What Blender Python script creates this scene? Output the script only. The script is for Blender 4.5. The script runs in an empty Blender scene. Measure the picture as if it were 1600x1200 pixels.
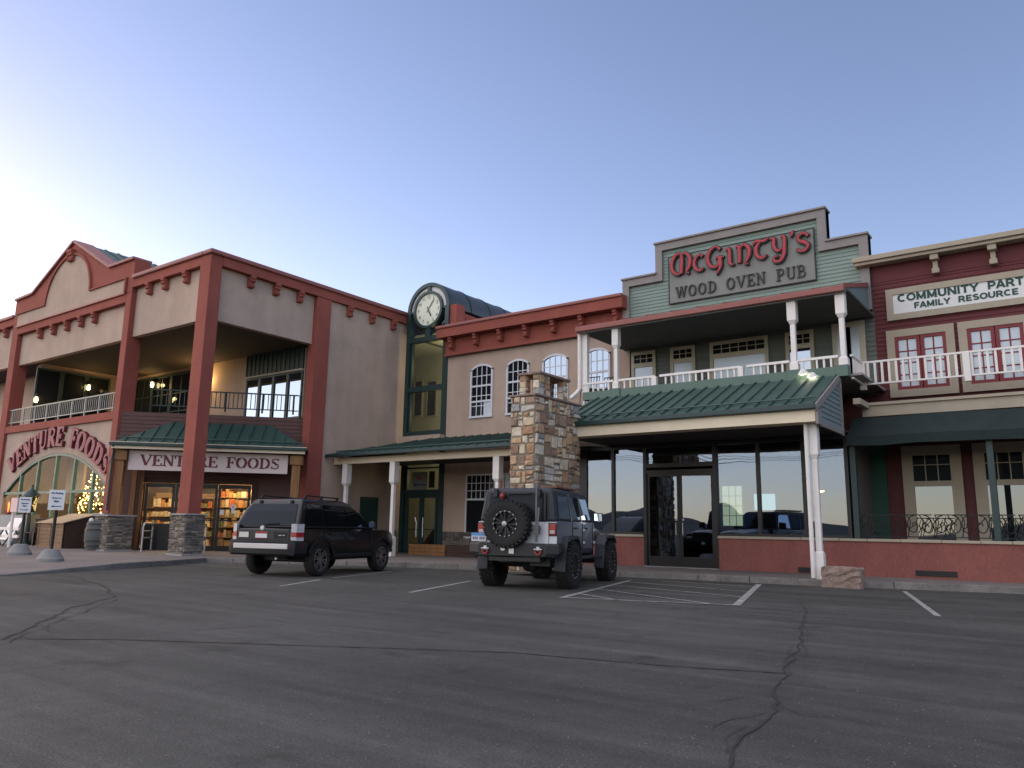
import bpy, bmesh, math, random
from mathutils import Vector, Matrix
sin, cos, pi, sqrt = math.sin, math.cos, math.pi, math.sqrt
rad = math.radians
SC = bpy.context.scene
COL = SC.collection
random.seed(11)

# ------------------------------------------------------------------ camera
EYE = Vector((0, 0, 1.10))
FPX = 1220.0
PITCH, ROLL, YAW = rad(10.55), rad(0.95), rad(36.3)
cF = Vector((-sin(YAW)*cos(PITCH), cos(YAW)*cos(PITCH), sin(PITCH)))
cR0 = Vector((cos(YAW), sin(YAW), 0)); cU0 = cR0.cross(cF)
cR = cos(ROLL)*cR0 + sin(ROLL)*cU0
cU = cR.cross(cF)
cd = bpy.data.cameras.new('camera'); cam = bpy.data.objects.new('camera', cd); COL.objects.link(cam)
cd.sensor_width = 36; cd.lens = FPX/1600*36; cd.clip_end = 5000; cd.clip_start = 0.05
cam.matrix_world = Matrix(((cR.x, cU.x, -cF.x, EYE.x), (cR.y, cU.y, -cF.y, EYE.y), (cR.z, cU.z, -cF.z, EYE.z), (0, 0, 0, 1)))
SC.camera = cam

# ------------------------------------------------------------------ sky, sun, exposure
SUN_EL, SUN_AZ = rad(4.0), rad(-92)      # azimuth from +Y towards +X
W = bpy.data.worlds.new('World'); SC.world = W; W.use_nodes = True
wn, wl = W.node_tree.nodes, W.node_tree.links
bg = wn['Background']
sky = wn.new('ShaderNodeTexSky'); sky.sky_type = 'NISHITA'; sky.sun_disc = False
sky.sun_elevation = SUN_EL; sky.sun_rotation = SUN_AZ
sky.air_density = 1.0; sky.dust_density = 3.0; sky.ozone_density = 1.0; sky.altitude = 2400
tint = wn.new('ShaderNodeMix'); tint.data_type = 'RGBA'; tint.blend_type = 'MULTIPLY'; tint.inputs['Factor'].default_value = 1
tint.inputs['B'].default_value = (1.0, .835, .985, 1)
hsv = wn.new('ShaderNodeHueSaturation'); hsv.inputs['Saturation'].default_value = 1.04
wl.new(sky.outputs[0], hsv.inputs['Color']); wl.new(hsv.outputs[0], tint.inputs['A']); wl.new(tint.outputs['Result'], bg.inputs[0])
bg.inputs[1].default_value = 0.15
sl = bpy.data.lights.new('sun', 'SUN'); sl.energy = 0.9; sl.angle = rad(125); sl.color = (1, .91, .83)
so = bpy.data.objects.new('sun', sl); COL.objects.link(so)
sd = Vector((-.35, -.70, .62)).normalized()      # broad soft glow of the open dusk sky over the car park
so.rotation_euler = (-sd).to_track_quat('-Z', 'Y').to_euler()
so.location = (-40, 30, 30)
SC.view_settings.view_transform = 'Standard'; SC.view_settings.look = 'None'
SC.view_settings.gamma = 1; SC.view_settings.exposure = 1.80
SC.cycles.max_bounces = 8; SC.cycles.transparent_max_bounces = 12
SC.cycles.use_denoising = True
SC.cycles.caustics_reflective = False; SC.cycles.caustics_refractive = False
SC.cycles.sample_clamp_indirect = 4

# ------------------------------------------------------------------ measuring: photo point onto a real plane
def ray(px, py): return (px-800)/FPX*cR - (py-600)/FPX*cU + cF
def at(px, py, ax, v):
    d = ray(px, py); k = 'xyz'.index(ax)
    return EYE + d*((v-EYE[k])/d[k])
# the diagonal entrance wall of the corner shop
DA, DB = Vector((-27.0, 14.4, 0)), Vector((-23.2, 18.4, 0))
DU = (DB-DA).normalized(); DN = Vector((DU.y, -DU.x, 0)); DL = (DB-DA).length
def dg(u, d, z): return DA + DU*u + DN*d + Vector((0, 0, z))
def atd(px, py, d=0):
    r = ray(px, py); p0 = DA + DN*d; q = EYE + r*((p0-EYE).dot(DN)/r.dot(DN))
    return (q-DA).dot(DU), q.z

# ------------------------------------------------------------------ materials
def nodes_of(name):
    m = bpy.data.materials.new(name); m.use_nodes = True
    return m, m.node_tree.nodes, m.node_tree.links, m.node_tree.nodes['Principled BSDF']
def mat(name, c, rough=.7, metal=0, var=.12, vs=2.5, bump=0, bs=60, fine=0, fs=90, spec=.35, stretch=None, coat=0, streak=0):
    m, n, l, p = nodes_of(name)
    p.inputs['Roughness'].default_value = rough; p.inputs['Metallic'].default_value = metal
    p.inputs['Specular IOR Level'].default_value = spec
    if coat: p.inputs['Coat Weight'].default_value = coat; p.inputs['Coat Roughness'].default_value = .03
    tc = n.new('ShaderNodeTexCoord'); src = tc.outputs['Object']
    if stretch:
        mp = n.new('ShaderNodeMapping'); mp.inputs['Scale'].default_value = stretch
        l.new(src, mp.inputs[0]); src = mp.outputs[0]
    nz = n.new('ShaderNodeTexNoise'); nz.inputs['Scale'].default_value = vs; nz.inputs['Detail'].default_value = 6; nz.inputs['Roughness'].default_value = .65
    l.new(src, nz.inputs['Vector'])
    rp = n.new('ShaderNodeValToRGB'); e = rp.color_ramp.elements
    e[0].position = .28; e[1].position = .72
    e[0].color = (*[x*(1-var) for x in c], 1); e[1].color = (*[min(1, x*(1+var)) for x in c], 1)
    l.new(nz.outputs[0], rp.inputs[0]); out = rp.outputs[0]
    if fine:
        n2 = n.new('ShaderNodeTexNoise'); n2.inputs['Scale'].default_value = fs; n2.inputs['Detail'].default_value = 3
        l.new(src, n2.inputs['Vector'])
        mr = n.new('ShaderNodeMapRange'); mr.inputs['From Min'].default_value = .3; mr.inputs['From Max'].default_value = .7
        mr.inputs['To Min'].default_value = 1-fine; mr.inputs['To Max'].default_value = 1+fine
        l.new(n2.outputs[0], mr.inputs[0])
        mx = n.new('ShaderNodeVectorMath'); mx.operation = 'SCALE'; l.new(out, mx.inputs[0]); l.new(mr.outputs[0], mx.inputs['Scale']); out = mx.outputs[0]
    if streak:
        mp2 = n.new('ShaderNodeMapping'); mp2.inputs['Scale'].default_value = (1.1, 1.1, .16); l.new(tc.outputs['Object'], mp2.inputs[0])
        n4 = n.new('ShaderNodeTexNoise'); n4.inputs['Scale'].default_value = 1.6; n4.inputs['Detail'].default_value = 5; l.new(mp2.outputs[0], n4.inputs['Vector'])
        m4 = n.new('ShaderNodeMapRange'); m4.inputs['From Min'].default_value = .35; m4.inputs['From Max'].default_value = .7; m4.inputs['To Min'].default_value = 1+streak*.4; m4.inputs['To Max'].default_value = 1-streak
        l.new(n4.outputs[0], m4.inputs[0]); x4 = n.new('ShaderNodeVectorMath'); x4.operation = 'SCALE'; l.new(out, x4.inputs[0]); l.new(m4.outputs[0], x4.inputs['Scale']); out = x4.outputs[0]
    l.new(out, p.inputs['Base Color'])
    if bump:
        n3 = n.new('ShaderNodeTexNoise'); n3.inputs['Scale'].default_value = bs; n3.inputs['Detail'].default_value = 4
        l.new(src, n3.inputs['Vector'])
        b = n.new('ShaderNodeBump'); b.inputs['Strength'].default_value = bump; b.inputs['Distance'].default_value = .02
        l.new(n3.outputs[0], b.inputs['Height']); l.new(b.outputs[0], p.inputs['Normal'])
    return m
def emit(name, c, s):
    m, n, l, p = nodes_of(name)
    p.inputs['Base Color'].default_value = (*[x*.5 for x in c], 1)
    p.inputs['Emission Color'].default_value = (*c, 1); p.inputs['Emission Strength'].default_value = s
    return m
def glass(name, tint=(.5, .55, .52), refl=.35, rough=.01, fres=.7, gc=(.58, .68, .87)):
    m = bpy.data.materials.new(name); m.use_nodes = True; n, l = m.node_tree.nodes, m.node_tree.links
    n.clear(); o = n.new('ShaderNodeOutputMaterial'); t = n.new('ShaderNodeBsdfTransparent'); t.inputs[0].default_value = (*tint, 1)
    g = n.new('ShaderNodeBsdfGlossy'); g.inputs['Roughness'].default_value = rough; g.inputs['Color'].default_value = (*gc, 1)
    lw = n.new('ShaderNodeLayerWeight'); lw.inputs['Blend'].default_value = .25
    ad = n.new('ShaderNodeMath'); ad.operation = 'ADD'; ad.use_clamp = True; ad.inputs[1].default_value = refl
    mu = n.new('ShaderNodeMath'); mu.operation = 'MULTIPLY'; mu.inputs[1].default_value = fres
    l.new(lw.outputs['Fresnel'], mu.inputs[0]); l.new(mu.outputs[0], ad.inputs[0])
    mx = n.new('ShaderNodeMixShader'); l.new(ad.outputs[0], mx.inputs[0]); l.new(t.outputs[0], mx.inputs[1]); l.new(g.outputs[0], mx.inputs[2])
    # old float glass is never quite flat
    tc = n.new('ShaderNodeTexCoord'); nz = n.new('ShaderNodeTexNoise'); nz.inputs['Scale'].default_value = .9; nz.inputs['Detail'].default_value = 1
    l.new(tc.outputs['Object'], nz.inputs['Vector']); b = n.new('ShaderNodeBump'); b.inputs['Strength'].default_value = .04; b.inputs['Distance'].default_value = .1
    l.new(nz.outputs[0], b.inputs['Height']); l.new(b.outputs[0], g.inputs['Normal'])
    l.new(mx.outputs[0], o.inputs[0]); return m
def dark_pane(name, c=(.012, .014, .016), refl=.3, rough=.02, tint=(.76, .88, 1.0)):
    m = bpy.data.materials.new(name); m.use_nodes = True; n, l = m.node_tree.nodes, m.node_tree.links
    n.clear(); o = n.new('ShaderNodeOutputMaterial'); d = n.new('ShaderNodeBsdfDiffuse'); d.inputs[0].default_value = (*c, 1)
    g = n.new('ShaderNodeBsdfGlossy'); g.inputs['Roughness'].default_value = rough; g.inputs['Color'].default_value = (*tint, 1)
    lw = n.new('ShaderNodeLayerWeight'); lw.inputs['Blend'].default_value = .3
    ad = n.new('ShaderNodeMath'); ad.operation = 'ADD'; ad.use_clamp = True; ad.inputs[1].default_value = refl
    l.new(lw.outputs['Fresnel'], ad.inputs[0])
    mx = n.new('ShaderNodeMixShader'); l.new(ad.outputs[0], mx.inputs[0]); l.new(d.outputs[0], mx.inputs[1]); l.new(g.outputs[0], mx.inputs[2])
    l.new(mx.outputs[0], o.inputs[0]); return m
def tones(name, cols, rough=.85, bump=.4, bs=35):
    """colour per stone / board from the 'tone' attribute"""
    m, n, l, p = nodes_of(name)
    a = n.new('ShaderNodeAttribute'); a.attribute_name = 'tone'
    rp = n.new('ShaderNodeValToRGB'); rp.color_ramp.interpolation = 'CONSTANT'; e = rp.color_ramp.elements
    while len(e) < len(cols): e.new(.5)
    for i, c in enumerate(cols): e[i].position = i/len(cols); e[i].color = (*c, 1)
    l.new(a.outputs['Fac'], rp.inputs[0])
    tc = n.new('ShaderNodeTexCoord'); nz = n.new('ShaderNodeTexNoise'); nz.inputs['Scale'].default_value = 9; nz.inputs['Detail'].default_value = 8; nz.inputs['Roughness'].default_value = .7
    l.new(tc.outputs['Object'], nz.inputs['Vector'])
    mr = n.new('ShaderNodeMapRange'); mr.inputs['From Min'].default_value = .3; mr.inputs['From Max'].default_value = .7; mr.inputs['To Min'].default_value = .70; mr.inputs['To Max'].default_value = 1.42
    l.new(nz.outputs[0], mr.inputs[0]); mx = n.new('ShaderNodeVectorMath'); mx.operation = 'SCALE'
    l.new(rp.outputs[0], mx.inputs[0]); l.new(mr.outputs[0], mx.inputs['Scale']); l.new(mx.outputs[0], p.inputs['Base Color'])
    p.inputs['Roughness'].default_value = rough; p.inputs['Specular IOR Level'].default_value = .2
    n3 = n.new('ShaderNodeTexNoise'); n3.inputs['Scale'].default_value = bs; n3.inputs['Detail'].default_value = 5; l.new(tc.outputs['Object'], n3.inputs['Vector'])
    b = n.new('ShaderNodeBump'); b.inputs['Strength'].default_value = bump; b.inputs['Distance'].default_value = .03
    l.new(n3.outputs[0], b.inputs['Height']); l.new(b.outputs[0], p.inputs['Normal'])
    return m
M = {}
M['red'] = mat('red_stucco', (.27, .075, .055), .9, var=.13, vs=1.2, bump=.35, bs=45, fine=.08, fs=60, streak=.06)
M['redcap'] = mat('red_cap_metal', (.27, .10, .085), .55, var=.08)
M['tan'] = mat('tan_stucco', (.42, .315, .25), .92, var=.13, vs=.8, bump=.4, bs=40, fine=.06, fs=40, streak=.08)
M['terra'] = mat('terracotta_wall', (.235, .085, .070), .9, var=.16, vs=1.6, bump=.3, bs=50, fine=.12, fs=20, stretch=(1, 1, .45), streak=.06)
M['brownsiding'] = mat('brown_siding', (.105, .055, .048), .8, var=.15, vs=3, stretch=(.4, .4, 6), bump=.15)
M['green'] = mat('green_metal_roof', (.038, .076, .063), .5, metal=.0, var=.18, vs=1.5, spec=.5, bump=.06, bs=8)
M['greencurb'] = mat('green_flashing', (.07, .125, .097), .45, var=.12, vs=1.5, spec=.5)
M['greenframe'] = mat('dark_green_frame', (.012, .035, .034), .45, var=.1, spec=.5)
M['teal'] = mat('teal_frame', (.045, .14, .125), .5, var=.1)
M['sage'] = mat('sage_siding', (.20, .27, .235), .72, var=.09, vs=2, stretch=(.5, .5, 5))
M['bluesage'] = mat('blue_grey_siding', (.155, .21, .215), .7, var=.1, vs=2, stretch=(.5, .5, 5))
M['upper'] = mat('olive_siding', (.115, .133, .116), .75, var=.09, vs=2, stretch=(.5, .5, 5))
M['greytrim'] = mat('grey_trim', (.23, .215, .205), .7, var=.08)
M['signgrey'] = mat('sign_panel_grey', (.205, .215, .20), .7, var=.10, vs=1.3)
M['cream'] = mat('cream_trim', (.70, .60, .44), .7, var=.08, vs=1.5)
M['taupe'] = mat('taupe_trim', (.36, .31, .235), .75, var=.09, vs=1.8)
M['white'] = mat('white_paint', (.74, .70, .66), .55, var=.06, vs=3, fine=.03)
M['bone'] = mat('bone_trim', (.42, .385, .29), .7, var=.08)
M['winwhite'] = mat('window_white', (.60, .60, .64), .5, var=.05)
M['maroon'] = mat('maroon_siding', (.115, .028, .031), .75, var=.12, vs=2, stretch=(.5, .5, 5))
M['maroonf'] = mat('maroon_frame', (.19, .028, .034), .55, var=.08)
M['awning'] = mat('awning_canvas', (.017, .027, .027), .9, var=.22, vs=1.1, bump=.15, bs=6, fine=.1, fs=14)
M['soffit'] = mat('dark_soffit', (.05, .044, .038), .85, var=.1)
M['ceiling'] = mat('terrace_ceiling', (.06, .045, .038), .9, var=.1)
M['dark'] = mat('dark_interior', (.02, .018, .016), .9)
M['bronze'] = mat('bronze_aluminium', (.018, .016, .015), .4, metal=.3, spec=.5)
M['timber'] = mat('stained_timber', (.22, .105, .04), .65, var=.35, vs=3, stretch=(3, 3, .35), bump=.2, bs=25)
M['wood'] = mat('weathered_wood', (.24, .15, .085), .8, var=.3, vs=4, stretch=(1, 1, 6), bump=.2, bs=25)
M['plywood'] = mat('plywood_lid', (.42, .31, .20), .75, var=.18, vs=3)
M['darkwood'] = mat('dark_wood', (.055, .03, .022), .8, var=.25, vs=4, stretch=(1, 1, 6), bump=.15)
M['railg'] = mat('grey_green_rail', (.24, .26, .24), .5, var=.06)
M['raild'] = mat('dark_rail', (.025, .04, .036), .5, var=.06)
M['black'] = mat('black_metal', (.010, .010, .011), .5, var=.05, spec=.5)
M['iron'] = mat('wrought_iron', (.012, .012, .012), .6)
M['steel'] = mat('galvanised_steel', (.48, .49, .50), .35, metal=.85, var=.08)
M['concrete'] = mat('concrete', (.30, .285, .27), .9, var=.14, vs=3, bump=.35, bs=40, fine=.12, fs=60)
M['kerb'] = mat('kerb_concrete', (.155, .142, .13), .92, var=.35, vs=2.2, bump=.5, bs=30, fine=.2, fs=35)
M['pinkslab'] = mat('pavement_concrete', (.175, .148, .135), .92, var=.2, vs=.8, bump=.25, bs=60, fine=.12, fs=50)
M['block'] = mat('red_sandstone', (.235, .17, .14), .95, var=.35, vs=7, bump=1, bs=18, fine=.25, fs=40)
M['barrel'] = mat('old_barrel', (.085, .088, .085), .75, var=.25, vs=4, stretch=(6, 6, .6))
M['signwhite'] = mat('sign_white', (.66, .66, .64), .5, var=.03)
M['banner'] = mat('banner_panel', (.60, .50, .46), .6, var=.05)
M['letterred'] = mat('letter_burgundy', (.12, .016, .024), .5, var=.05)
M['letterpink'] = mat('letter_rose', (.22, .065, .085), .6, var=.12, vs=5)
M['pubred'] = mat('pub_letter_red', (.38, .035, .045), .45, var=.06)
M['lgreen'] = mat('letter_green', (.008, .05, .036), .5, var=.05)
M['lblue'] = mat('letter_blue', (.02, .05, .20), .5)
M['chimney'] = tones('chimney_stone', [(.50, .40, .28), (.33, .20, .125), (.42, .28, .17), (.46, .43, .38), (.25, .16, .11), (.54, .47, .37), (.27, .27, .26), (.42, .29, .18), (.24, .17, .12), (.48, .36, .25), (.30, .21, .15), (.52, .44, .33), (.56, .49, .38), (.36, .22, .13)])
M['mortar'] = mat('mortar', (.27, .225, .17), .95, var=.2, vs=8, bump=.4)
M['ledge'] = tones('ledge_stone', [(.14, .13, .12), (.20, .18, .155), (.10, .095, .09), (.26, .22, .18), (.16, .14, .125), (.22, .19, .16), (.12, .11, .105)])
M['ledgedark'] = tones('grey_base_stone', [(.12, .105, .09), (.17, .14, .115), (.09, .08, .075), (.15, .13, .11)])
M['flue'] = mat('clay_flue', (.62, .25, .13), .8, var=.1)
M['pane'] = dark_pane('window_pane', refl=.12)
M['paneb'] = dark_pane('window_pane_sky', refl=.33, rough=.015)
M['blind'] = dark_pane('window_blind', c=(.40, .44, .45), refl=.08, rough=.22)
M['panedk'] = dark_pane('dark_pane', refl=-.03)
M['pubglass'] = glass('shopfront_glass', (.45, .50, .48), .17, fres=.4)
M['storeglass'] = glass('store_glass', (.88, .87, .82), .03, fres=.0)
M['towerglass'] = glass('tower_glass', (.84, .84, .76), .07, fres=.25)
M['hallwall'] = mat('hall_wall', (.47, .47, .37), .8, var=.05)
M['storewall'] = mat('store_wall', (.22, .165, .11), .8)
M['storefloor'] = mat('store_floor', (.22, .18, .14), .5)
M['tube'] = emit('fluorescent_tube', (1, .80, .50), 9)
M['lampglow'] = emit('lamp_bulb', (1, .74, .33), 5)
M['flood'] = emit('flood_bulb', (1, .92, .62), 2.2)
M['tv'] = emit('screen_glow', (.55, .75, .9), .8)
M['dialface'] = mat('clock_dial', (.66, .68, .55), .5, var=.06)
M['treelight'] = emit('tree_light', (1, .58, .17), 4.5)
M['treegreen'] = mat('tree_needles', (.10, .10, .03), .9, var=.3, vs=8)
M['orange'] = emit('orange_sign_glow', (1, .24, .05), 1.1)
M['goods'] = tones('shelf_goods', [(.50, .28, .10), (.45, .20, .06), (.52, .40, .22), (.28, .15, .06), (.42, .12, .05), (.56, .46, .30), (.36, .20, .09), (.20, .20, .08)], .5, 0)

# ------------------------------------------------------------------ mesh building
class MB:
    def __init__(s): s.v = []; s.f = []; s.t = []
    def add(s, vs, fs, tone=0):
        o = len(s.v); s.v += [Vector(p) for p in vs]; s.f += [[i+o for i in f] for f in fs]; s.t += [tone]*len(fs)
    def box(s, x0, x1, y0, y1, z0, z1, tone=0):
        if x0 > x1: x0, x1 = x1, x0
        if y0 > y1: y0, y1 = y1, y0
        if z0 > z1: z0, z1 = z1, z0
        s.add([(x0, y0, z0), (x1, y0, z0), (x1, y1, z0), (x0, y1, z0), (x0, y0, z1), (x1, y0, z1), (x1, y1, z1), (x0, y1, z1)],
              [(0, 3, 2, 1), (4, 5, 6, 7), (0, 1, 5, 4), (1, 2, 6, 5), (2, 3, 7, 6), (3, 0, 4, 7)], tone)
    def hexa(s, p, tone=0):          # eight corners, bottom ring then top ring
        s.add(p, [(0, 3, 2, 1), (4, 5, 6, 7), (0, 1, 5, 4), (1, 2, 6, 5), (2, 3, 7, 6), (3, 0, 4, 7)], tone)
    def bar(s, a, b, w, h, up=(0, 0, 1), tone=0):
        a, b = Vector(a), Vector(b); d = (b-a).normalized(); up = Vector(up)
        if abs(d.dot(up)) > .98: up = Vector((0, 1, 0))
        r = d.cross(up).normalized(); u = r.cross(d)
        r = r*(w/2); u = u*(h/2)
        s.hexa([a-r-u, a+r-u, b+r-u, b-r-u, a-r+u, a+r+u, b+r+u, b-r+u], tone)
    def prism(s, pts, off, tone=0):  # planar polygon pushed along off
        n = len(pts); off = Vector(off); a = [Vector(p) for p in pts]
        s.add(a+[p+off for p in a], [list(range(n))[::-1], list(range(n, 2*n))]+[(i, (i+1) % n, (i+1) % n+n, i+n) for i in range(n)], tone)
    def tube(s, path, r, n=8, cap=True, tone=0):
        path = [Vector(p) for p in path]; m = len(path); rr = r if isinstance(r, (list, tuple)) else [r]*m
        vs = []; prev = None
        for i, p in enumerate(path):
            d = (path[min(i+1, m-1)]-path[max(i-1, 0)]).normalized()
            if prev is None:
                up = Vector((0, 0, 1)) if abs(d.z) < .9 else Vector((1, 0, 0)); x = d.cross(up).normalized()
            else: x = (prev-d*prev.dot(d)).normalized()
            prev = x; y = d.cross(x)
            vs += [p+(x*cos(2*pi*k/n)+y*sin(2*pi*k/n))*rr[i] for k in range(n)]
        fs = [(i*n+k, i*n+(k+1) % n, (i+1)*n+(k+1) % n, (i+1)*n+k) for i in range(m-1) for k in range(n)]
        if cap: fs += [list(range(n))[::-1], [(m-1)*n+k for k in range(n)]]
        s.add(vs, fs, tone)
    def lathe(s, c, ax, prof, n=24, tone=0):   # prof: (radius, along) round axis ax through c
        c, ax = Vector(c), Vector(ax).normalized(); x = ax.orthogonal().normalized(); y = ax.cross(x); m = len(prof)
        vs = [c+ax*h+(x*cos(2*pi*k/n)+y*sin(2*pi*k/n))*r for r, h in prof for k in range(n)]
        s.add(vs, [(i*n+k, i*n+(k+1) % n, (i+1)*n+(k+1) % n, (i+1)*n+k) for i in range(m-1) for k in range(n)], tone)
    def disc(s, c, ax, r, n=24):
        c, ax = Vector(c), Vector(ax).normalized(); x = ax.orthogonal().normalized(); y = ax.cross(x)
        s.add([c+(x*cos(2*pi*k/n)+y*sin(2*pi*k/n))*r for k in range(n)], [list(range(n))])
    def arcband(s, fn, r0, r1, a0, a1, d0, d1, n=24, ez=1.0):  # ring sector; fn(x,y,d) -> point
        for i in range(n):
            t0, t1 = a0+(a1-a0)*i/n, a0+(a1-a0)*(i+1)/n
            P = lambda r, t, d: fn(r*cos(t), r*sin(t)*ez, d)
            s.add([P(r0, t0, d0), P(r1, t0, d0), P(r1, t1, d0), P(r0, t1, d0), P(r0, t0, d1), P(r1, t0, d1), P(r1, t1, d1), P(r0, t1, d1)],
                  [(0, 1, 2, 3), (7, 6, 5, 4), (1, 5, 6, 2), (0, 3, 7, 4)]+([(0, 4, 5, 1)] if i == 0 else [])+([(3, 2, 6, 7)] if i == n-1 else []))
    def build(s, name, m, parent=None, smooth=False, bevel=0, local=False, seg=2, kind=None, fix=True):
        me = bpy.data.meshes.new(name); org = Vector((0, 0, 0)) if (local or parent is None) else ORG[parent]
        me.from_pydata([p-org for p in s.v], [], s.f); me.update()
        if any(s.t):
            a = me.attributes.new('tone', 'FLOAT', 'FACE')
            for i, t in enumerate(s.t): a.data[i].value = t
        if fix:
            bm = bmesh.new(); bm.from_mesh(me); bmesh.ops.recalc_face_normals(bm, faces=bm.faces); bm.to_mesh(me); bm.free()
        if smooth:
            me.polygons.foreach_set('use_smooth', [True]*len(me.polygons)); me.set_sharp_from_angle(angle=rad(38))
        me.materials.append(M[m] if isinstance(m, str) else m)
        o = bpy.data.objects.new(name, me); COL.objects.link(o)
        if parent is not None: o.parent = parent
        ORG[o] = org
        if bevel:
            b = o.modifiers.new('bevel', 'BEVEL'); b.width = bevel; b.segments = seg; b.limit_method = 'ANGLE'; b.angle_limit = rad(35)
            b.use_clamp_overlap = True
        if kind: o['kind'] = kind
        return o
ORG = {}
def tag(o, label, cat, group=None):
    o['label'] = label; o['category'] = cat
    if group: o['group'] = group
    return o
def thing(name, label, cat, loc=(0, 0, 0), group=None, rz=0):
    o = bpy.data.objects.new(name, None); COL.objects.link(o); o.location = loc; o.rotation_euler = (0, 0, rz)
    o.empty_display_size = .2; ORG[o] = Vector(loc); return tag(o, label, cat, group)
def copy_tree(o, parent=None):
    c = o.copy(); COL.objects.link(c); ORG[c] = ORG.get(o, Vector((0, 0, 0)))
    if parent: c.parent = parent
    for ch in list(o.children): copy_tree(ch, c)
    return c
def light(name, loc, e, c, r=.1):
    d = bpy.data.lights.new(name, 'POINT'); d.energy = e; d.color = c; d.shadow_soft_size = r
    o = bpy.data.objects.new(name, d); COL.objects.link(o); o.location = loc; return o

# ------------------------------------------------------------------ reusable shapes
def siding(mb, fn, x0, x1, z0, z1, step=.13, lip=.022):
    """lapped boards: fn(x, z, out) -> point"""
    z = z0
    while z < z1-1e-4:
        t = min(z+step, z1)
        mb.add([fn(x0, z, lip), fn(x1, z, lip), fn(x1, t, .003), fn(x0, t, .003), fn(x0, z, 0), fn(x1, z, 0)],
               [(0, 1, 2, 3), (0, 4, 5, 1)]); z = t
def split(x0, x1, z0, z1, rnd, mn, mx, asp):
    w, h = x1-x0, z1-z0
    if (w <= mx*asp and h <= mx and rnd.random() < .55) or (w < 2*mn*asp and h < 2*mn): return [(x0, x1, z0, z1)]
    if w/asp > h and w > 2*mn*asp:
        k = x0+w*rnd.uniform(.28, .72); return split(x0, k, z0, z1, rnd, mn, mx, asp)+split(k, x1, z0, z1, rnd, mn, mx, asp)
    if h > 2*mn:
        k = z0+h*rnd.uniform(.34, .66); return split(x0, x1, z0, k, rnd, mn, mx, asp)+split(x0, x1, k, z1, rnd, mn, mx, asp)
    return [(x0, x1, z0, z1)]
def stones(mb, fn, w, h, rnd, mn=.11, mx=.34, asp=1.25, j=.007, out=(.012, .045), rag=.012):
    for a, b, c, d in split(0, w, 0, h, rnd, mn, mx, asp):
        o = rnd.uniform(*out); t = rnd.random()*.98+.01; q = lambda: rnd.uniform(0, rag); i = min(.02, (b-a)*.15, (d-c)*.15)
        A = [(a+j+q(), c+j+q()), (b-j-q(), c+j+q()), (b-j-q(), d-j-q()), (a+j+q(), d-j-q())]
        cx, cz = (a+b)/2, (c+d)/2
        B = [(x+(i if x < cx else -i), z+(i if z < cz else -i)) for x, z in A]
        mb.add([fn(x, z, 0) for x, z in A]+[fn(x, z, o*.75) for x, z in A]+[fn(x, z, o+rnd.uniform(-.012, .012)) for x, z in B],
               [(4, 5, 1, 0), (5, 6, 2, 1), (6, 7, 3, 2), (7, 4, 0, 3), (8, 9, 5, 4), (9, 10, 6, 5), (10, 11, 7, 6), (11, 8, 4, 7), (8, 9, 10, 11)][:], t)
def stone_pier(parent, x0, x1, y0, y1, z0, z1, seed, m='ledge', mn=.05, mx=.1, asp=3.2, faces='fr', capt=.05, basem='concrete', base=.14):
    rnd = random.Random(seed); c = MB(); c.box(x0, x1, y0, y1, z0, z1); p = c.build('stone_pier', 'mortar', parent)
    s = MB(); W_, D_, H_ = x1-x0, y1-y0, z1-z0-base-capt
    fns = {'f': (lambda a, z, o: (x0+a, y0-o, z0+base+z), W_), 'r': (lambda a, z, o: (x1+o, y0+a, z0+base+z), D_), 'l': (lambda a, z, o: (x0-o, y1-a, z0+base+z), D_)}
    for k in faces: stones(s, fns[k][0], fns[k][1], H_, rnd, mn, mx, asp, .004, (.015, .05))
    s.build('ledge_stone', m, p)
    if base: b = MB(); b.box(x0-.05, x1+.05, y0-.05, y1+.05, z0, z0+base); b.build('pier_base', basem, p, bevel=.01)
    if capt: b = MB(); b.box(x0-.07, x1+.07, y0-.07, y1+.07, z1-capt, z1); b.build('pier_cap', 'concrete', p, bevel=.01)
    return p
def corbel(parent, fn, m='red', w=.2, h=.42, d=.24):
    """scrolled bracket: fn(along, out, z) with z=0 at its top"""
    pr = [(0, 0), (d, 0), (d, -.10), (d-.04, -.13), (d-.02, -.20), (d-.09, -.24), (d-.10, -.31), (d-.05, -.34), (d-.07, -h+.02), (d-.13, -h), (0, -h)]
    b = MB(); n = len(pr)
    vs = [fn(-w/2, o, z) for o, z in pr]+[fn(w/2, o, z) for o, z in pr]
    b.add(vs, [list(range(n)), list(range(n, 2*n))]+[(i, (i+1) % n, (i+1) % n+n, i+n) for i in range(n)])
    return b.build('corbel', m, parent)
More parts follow.
